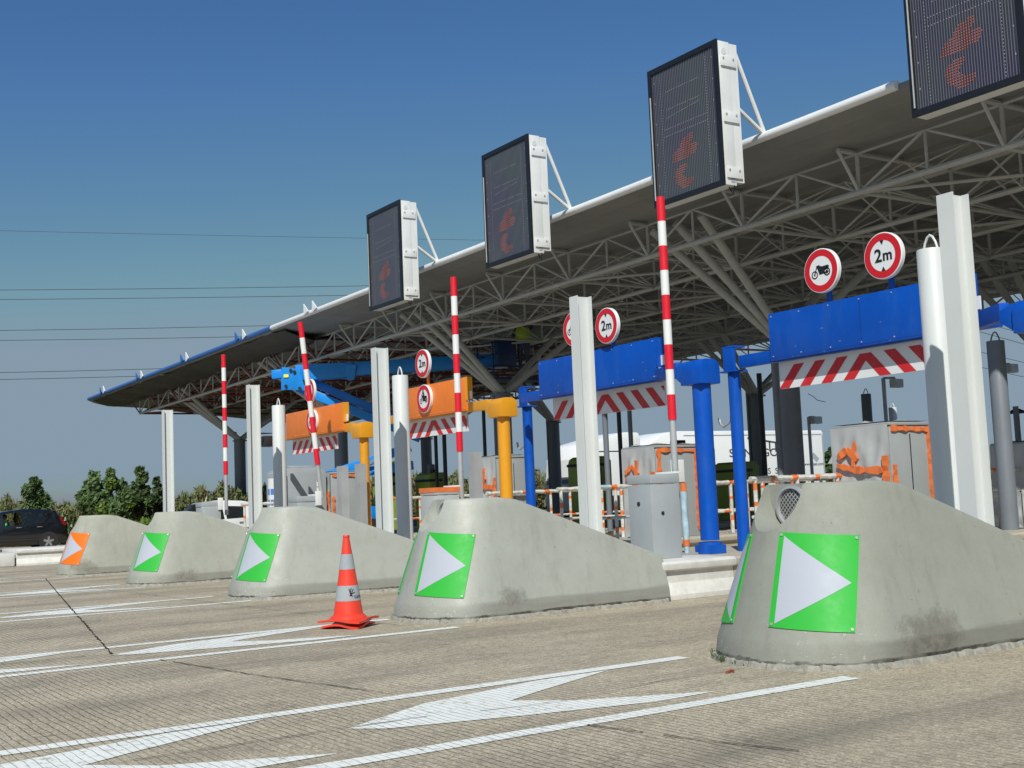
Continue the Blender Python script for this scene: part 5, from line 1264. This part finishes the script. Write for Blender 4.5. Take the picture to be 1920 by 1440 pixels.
# ------------------------------------------------------------------ vegetation
def leaves(b, c, rad, n, size, mi=0, flat=.0):
    c = Vector(c)
    for _ in range(n):
        while True:
            v_ = Vector((random.uniform(-1, 1), random.uniform(-1, 1), random.uniform(-1, 1)))
            if .12 < v_.length < 1: break
        q = c+Vector((v_.x*rad[0], v_.y*rad[1], v_.z*rad[2])); s_ = size*random.uniform(.6, 1.35)
        a = Vector((random.gauss(0, 1), random.gauss(0, 1), random.gauss(0, 1))).normalized(); d = a.orthogonal().normalized()*s_; e = a.cross(d).normalized()*s_*.62
        b.mi = mi if not callable(mi) else mi(q)
        b.add([q-d, q-e*.9, q+d, q+e*.9], [(0, 1, 2, 3)])
def tree(px_base, px_top, D, wpx, label, shape, dens=1., mats=('leaf', 'leaf_bright', 'leaf_dark'), leaf=.13, group='bushy trees beyond the road', name='tree'):
    P = at(*px_base, D=D); T = at(*px_top, D=D); H = T.z; x, y = T.x, T.y; wd = wpx*D/FPX/2; org = (x, y, 0)
    t = thing(name, label, 'tree', org, group)
    b = MB(); pts = [(x, y, -.1), (x+.05, y, H*.3), (x-.04, y+.03, H*.6), (x, y, H*.92)]; b.tube(pts, .1, 8, rs=[.11, .085, .055, .015])
    for i in range(9):
        z = H*random.uniform(.18, .75); a = random.uniform(0, 6.28); l = wd*random.uniform(.5, .95)*(1-.5*z/H)
        b.tube([(x, y, z), (x+math.cos(a)*l*.5, y+math.sin(a)*l*.5, z+l*.45), (x+math.cos(a)*l, y+math.sin(a)*l, z+l*.95)], .03, 5, rs=[.04, .025, .01])
    b.build('trunk', 'bark', t, org)
    c = MB(); rng = random.Random(len(label)*7+int(px_top[0]))
    for i in range(44):
        f = rng.uniform(.10, 1.0); z = H*f
        ww = wd*(shape(f))*rng.uniform(.55, 1.0); a = rng.uniform(0, 6.28); rr = ww*rng.uniform(.3, 1.)
        k = rng.uniform(.14, .36)*wd*(1.25-.5*f)
        tone = 0 if rng.random() < .72 else (1 if rng.random() < .3 else 2)
        leaves(c, (x+math.cos(a)*rr, y+math.sin(a)*rr, z-k*.4), (k*1.2, k*1.2, k*1.45), int(110*dens), leaf, tone)
    for i in range(16):
        f = rng.uniform(.55, 1.02); leaves(c, (x+rng.uniform(-.4, .4)*wd*shape(min(1, f))*1.6, y, H*f), (.11*wd, .11*wd, .34*wd), int(40*dens), leaf*.9, 0)
    c.build('crown', list(mats), t, org)
cone_s = lambda f: (1-f)**.40*(.80+.25*math.sin(f*19))+.10
round_s = lambda f: math.sqrt(max(0, 1-(1.75*f-.72)**2))*(.88+.12*math.sin(f*17+1))+.06
def lobe_tree(lobes, D, label, leaf=.11, dens=1., mats=('leaf', 'leaf_bright', 'leaf_dark')):
    rng = random.Random(lobes[0][0]); top = lobes[0]; T = at(top[0], top[1], D=D); x, y = T.x, T.y; org = (x, y, 0)
    t = thing('tree', label, 'tree', org, 'bushy trees beyond the road')
    b = MB(); b.tube([(x, y, -.1), (x+.06, y, T.z*.4), (x-.03, y, T.z*.97)], .08, 7, rs=[.10, .06, .012]); c = MB()
    for (px, py, rp) in lobes:
        P = at(px, py, D=D+rng.uniform(-.5, .5)); r = rp*D/FPX
        b.tube([(x, y, P.z*.45), ((x+P.x)/2, (y+P.y)/2, P.z*.75), tuple(P)], .02, 5, rs=[.035, .022, .008])
        for k in range(5):
            q = P+Vector((rng.uniform(-1, 1), rng.uniform(-1, 1), rng.uniform(-.8, 1)))*r*.55
            leaves(c, q, (r*.62, r*.62, r*.75), int(120*dens*max(.35, r/.3)), leaf, 0 if rng.random() < .7 else (1 if rng.random() < .35 else 2))
        for k in range(3):      # single shoots standing out of the outline
            q = P+Vector((rng.uniform(-.8, .8)*r, rng.uniform(-.8, .8)*r, r*rng.uniform(.6, 1.25))); leaves(c, q, (.06, .06, r*.4), 22, leaf*.85, 0)
    b.build('trunk', 'bark', t, org); c.build('crown', list(mats), t, org)
lobe_tree([(63, 903, 7), (52, 922, 12), (72, 920, 13), (86, 945, 13), (60, 945, 18), (78, 962, 18), (50, 965, 14)], 52, 'small bushy green tree left of all, above the black car')
lobe_tree([(207, 888, 7), (205, 905, 13), (176, 900, 12), (162, 925, 15), (194, 925, 21), (226, 915, 14), (236, 940, 15), (172, 950, 22), (210, 955, 24), (153, 945, 10), (230, 965, 18)], 50, 'broad bushy green tree behind the rear of the black car')
lobe_tree([(262, 885, 7), (267, 900, 10), (257, 915, 11), (273, 925, 13), (254, 940, 13), (268, 955, 17), (282, 940, 10)], 51, 'slender upright tree between the broad tree and a white steel post', mats=('leaf_dark', 'leaf', 'leaf'))
lobe_tree([(293, 903, 6), (296, 920, 8), (289, 940, 11), (299, 955, 10)], 52, 'narrow little tree touching the leftmost white steel post', mats=('leaf_dark', 'leaf', 'leaf'))
tree((1052, 935), (1046, 838), 78, 44, 'pointed green tree between dark columns and the lorry cab', cone_s, 1., leaf=.18)
tree((1600, 900), (1598, 822), 85, 74, 'round green tree behind the triangular sign', round_s, 1.1, leaf=.2)
tree((1560, 900), (1556, 846), 82, 38, 'small green tree right of the white trailer', round_s, .8, leaf=.2)
tree((1903, 905), (1903, 840), 80, 50, 'small green tree at the right picture edge', round_s, .9, ('leaf_bright', 'leaf', 'leaf'), leaf=.2)
tree((745, 940), (738, 872), 80, 34, 'bright green tree glimpsed between white post and bollard', round_s, .9, ('leaf_bright', 'leaf', 'leaf'), leaf=.18)
# rough grassy bank behind the far carriageway
b = MB(); V = []; F = []; nx = 60
for i in range(nx+1):
    xx = -700+i*(2500/nx); g0, g1, g2 = at(xx, 1000, D=56), at(xx, 1000, D=66), at(xx, 1000, D=95)
    for g, h in ((g0, -.01), (g1, .55), (g2, .3), (at(xx, 1000, D=130), -.03)): V.append((g.x, g.y, h))
for i in range(nx):
    for j in range(3): F.append((i*4+j, (i+1)*4+j, (i+1)*4+j+1, i*4+j+1))
b.add(V, F); struct(b, 'grass_bank', 'field', smooth=True)
def scrub(name, label, x0, x1, D0_, D1_, topf, n, mats, size, seed):
    rng = random.Random(seed); b = MB()
    for _ in range(n):
        xx = rng.uniform(x0, x1); D = rng.uniform(D0_, D1_); g = at(xx, 1000, D=D); h = topf(xx, D)*rng.uniform(.70, 1.0)
        bulk = .88+.12*math.sin(xx*.13)*math.sin(xx*.041+1); h *= bulk
        z = h*(rng.random()**.6); lean = Vector((rng.gauss(0, .22), rng.gauss(0, .22), 1)).normalized(); L_ = size*rng.uniform(.5, 1.6)
        a = Vector((rng.gauss(0, 1), rng.gauss(0, 1), 0)).normalized()*size*.20*rng.uniform(.4, 1.3)
        if rng.random() < .45: lean = Vector((rng.gauss(0, 1), rng.gauss(0, 1), rng.gauss(0, .8))).normalized(); a = lean.orthogonal().normalized()*size*.3
        q = Vector((g.x, g.y, z)); r = rng.random(); patch = math.sin(xx*.031+2)+math.sin(xx*.083)
        b.mi = 0 if r < .58+.1*patch else (1 if r < .93 else (2 if r < .985 else 3))
        if b.mi == 3 and not (z > h*.2 and 80 < xx < 180 or 290 < xx < 420 and rng.random() < .5): b.mi = 0
        b.add([q-a, q+a, q+a*.2+lean*L_, q-a*.2+lean*L_], [(0, 1, 2, 3)])
    o = b.build(name, mats); o['kind'] = 'stuff'; o['label'] = label; o['category'] = 'scrub'
    return o
SM = ['leaf_dry', 'leaf', 'leaf_bright', 'flower']
scrub('dry_scrub', 'dry brown and green scrub along the far roadside behind the black car', -160, 335, 55, 68, lambda x, d: 2.35+.25*math.sin(x*.03), 52000, SM, .20, 3)
scrub('dry_scrub', 'taller brown scrub behind the white car and leftmost column', 325, 580, 46, 52, lambda x, d: 2.35+.2*math.sin(x*.05), 36000, SM, .17, 4)
scrub('distant_scrub', 'line of dry scrub far behind the toll lanes', 560, 1150, 96, 116, lambda x, d: 3.7, 30000, SM, .40, 5)
scrub('bright_bushes', 'low bright green bushes at the foot of the roadside scrub', 240, 320, 46, 50, lambda x, d: 1.15, 6000, ['leaf_bright', 'leaf_bright', 'leaf', 'leaf'], .16, 9)
scrub('roadside_scrub', 'green scrub beyond the lorry and far trees', 1150, 2050, 88, 110, lambda x, d: 2.8, 26000, ['leaf', 'leaf_dry', 'leaf_dark', 'leaf'], .32, 8)
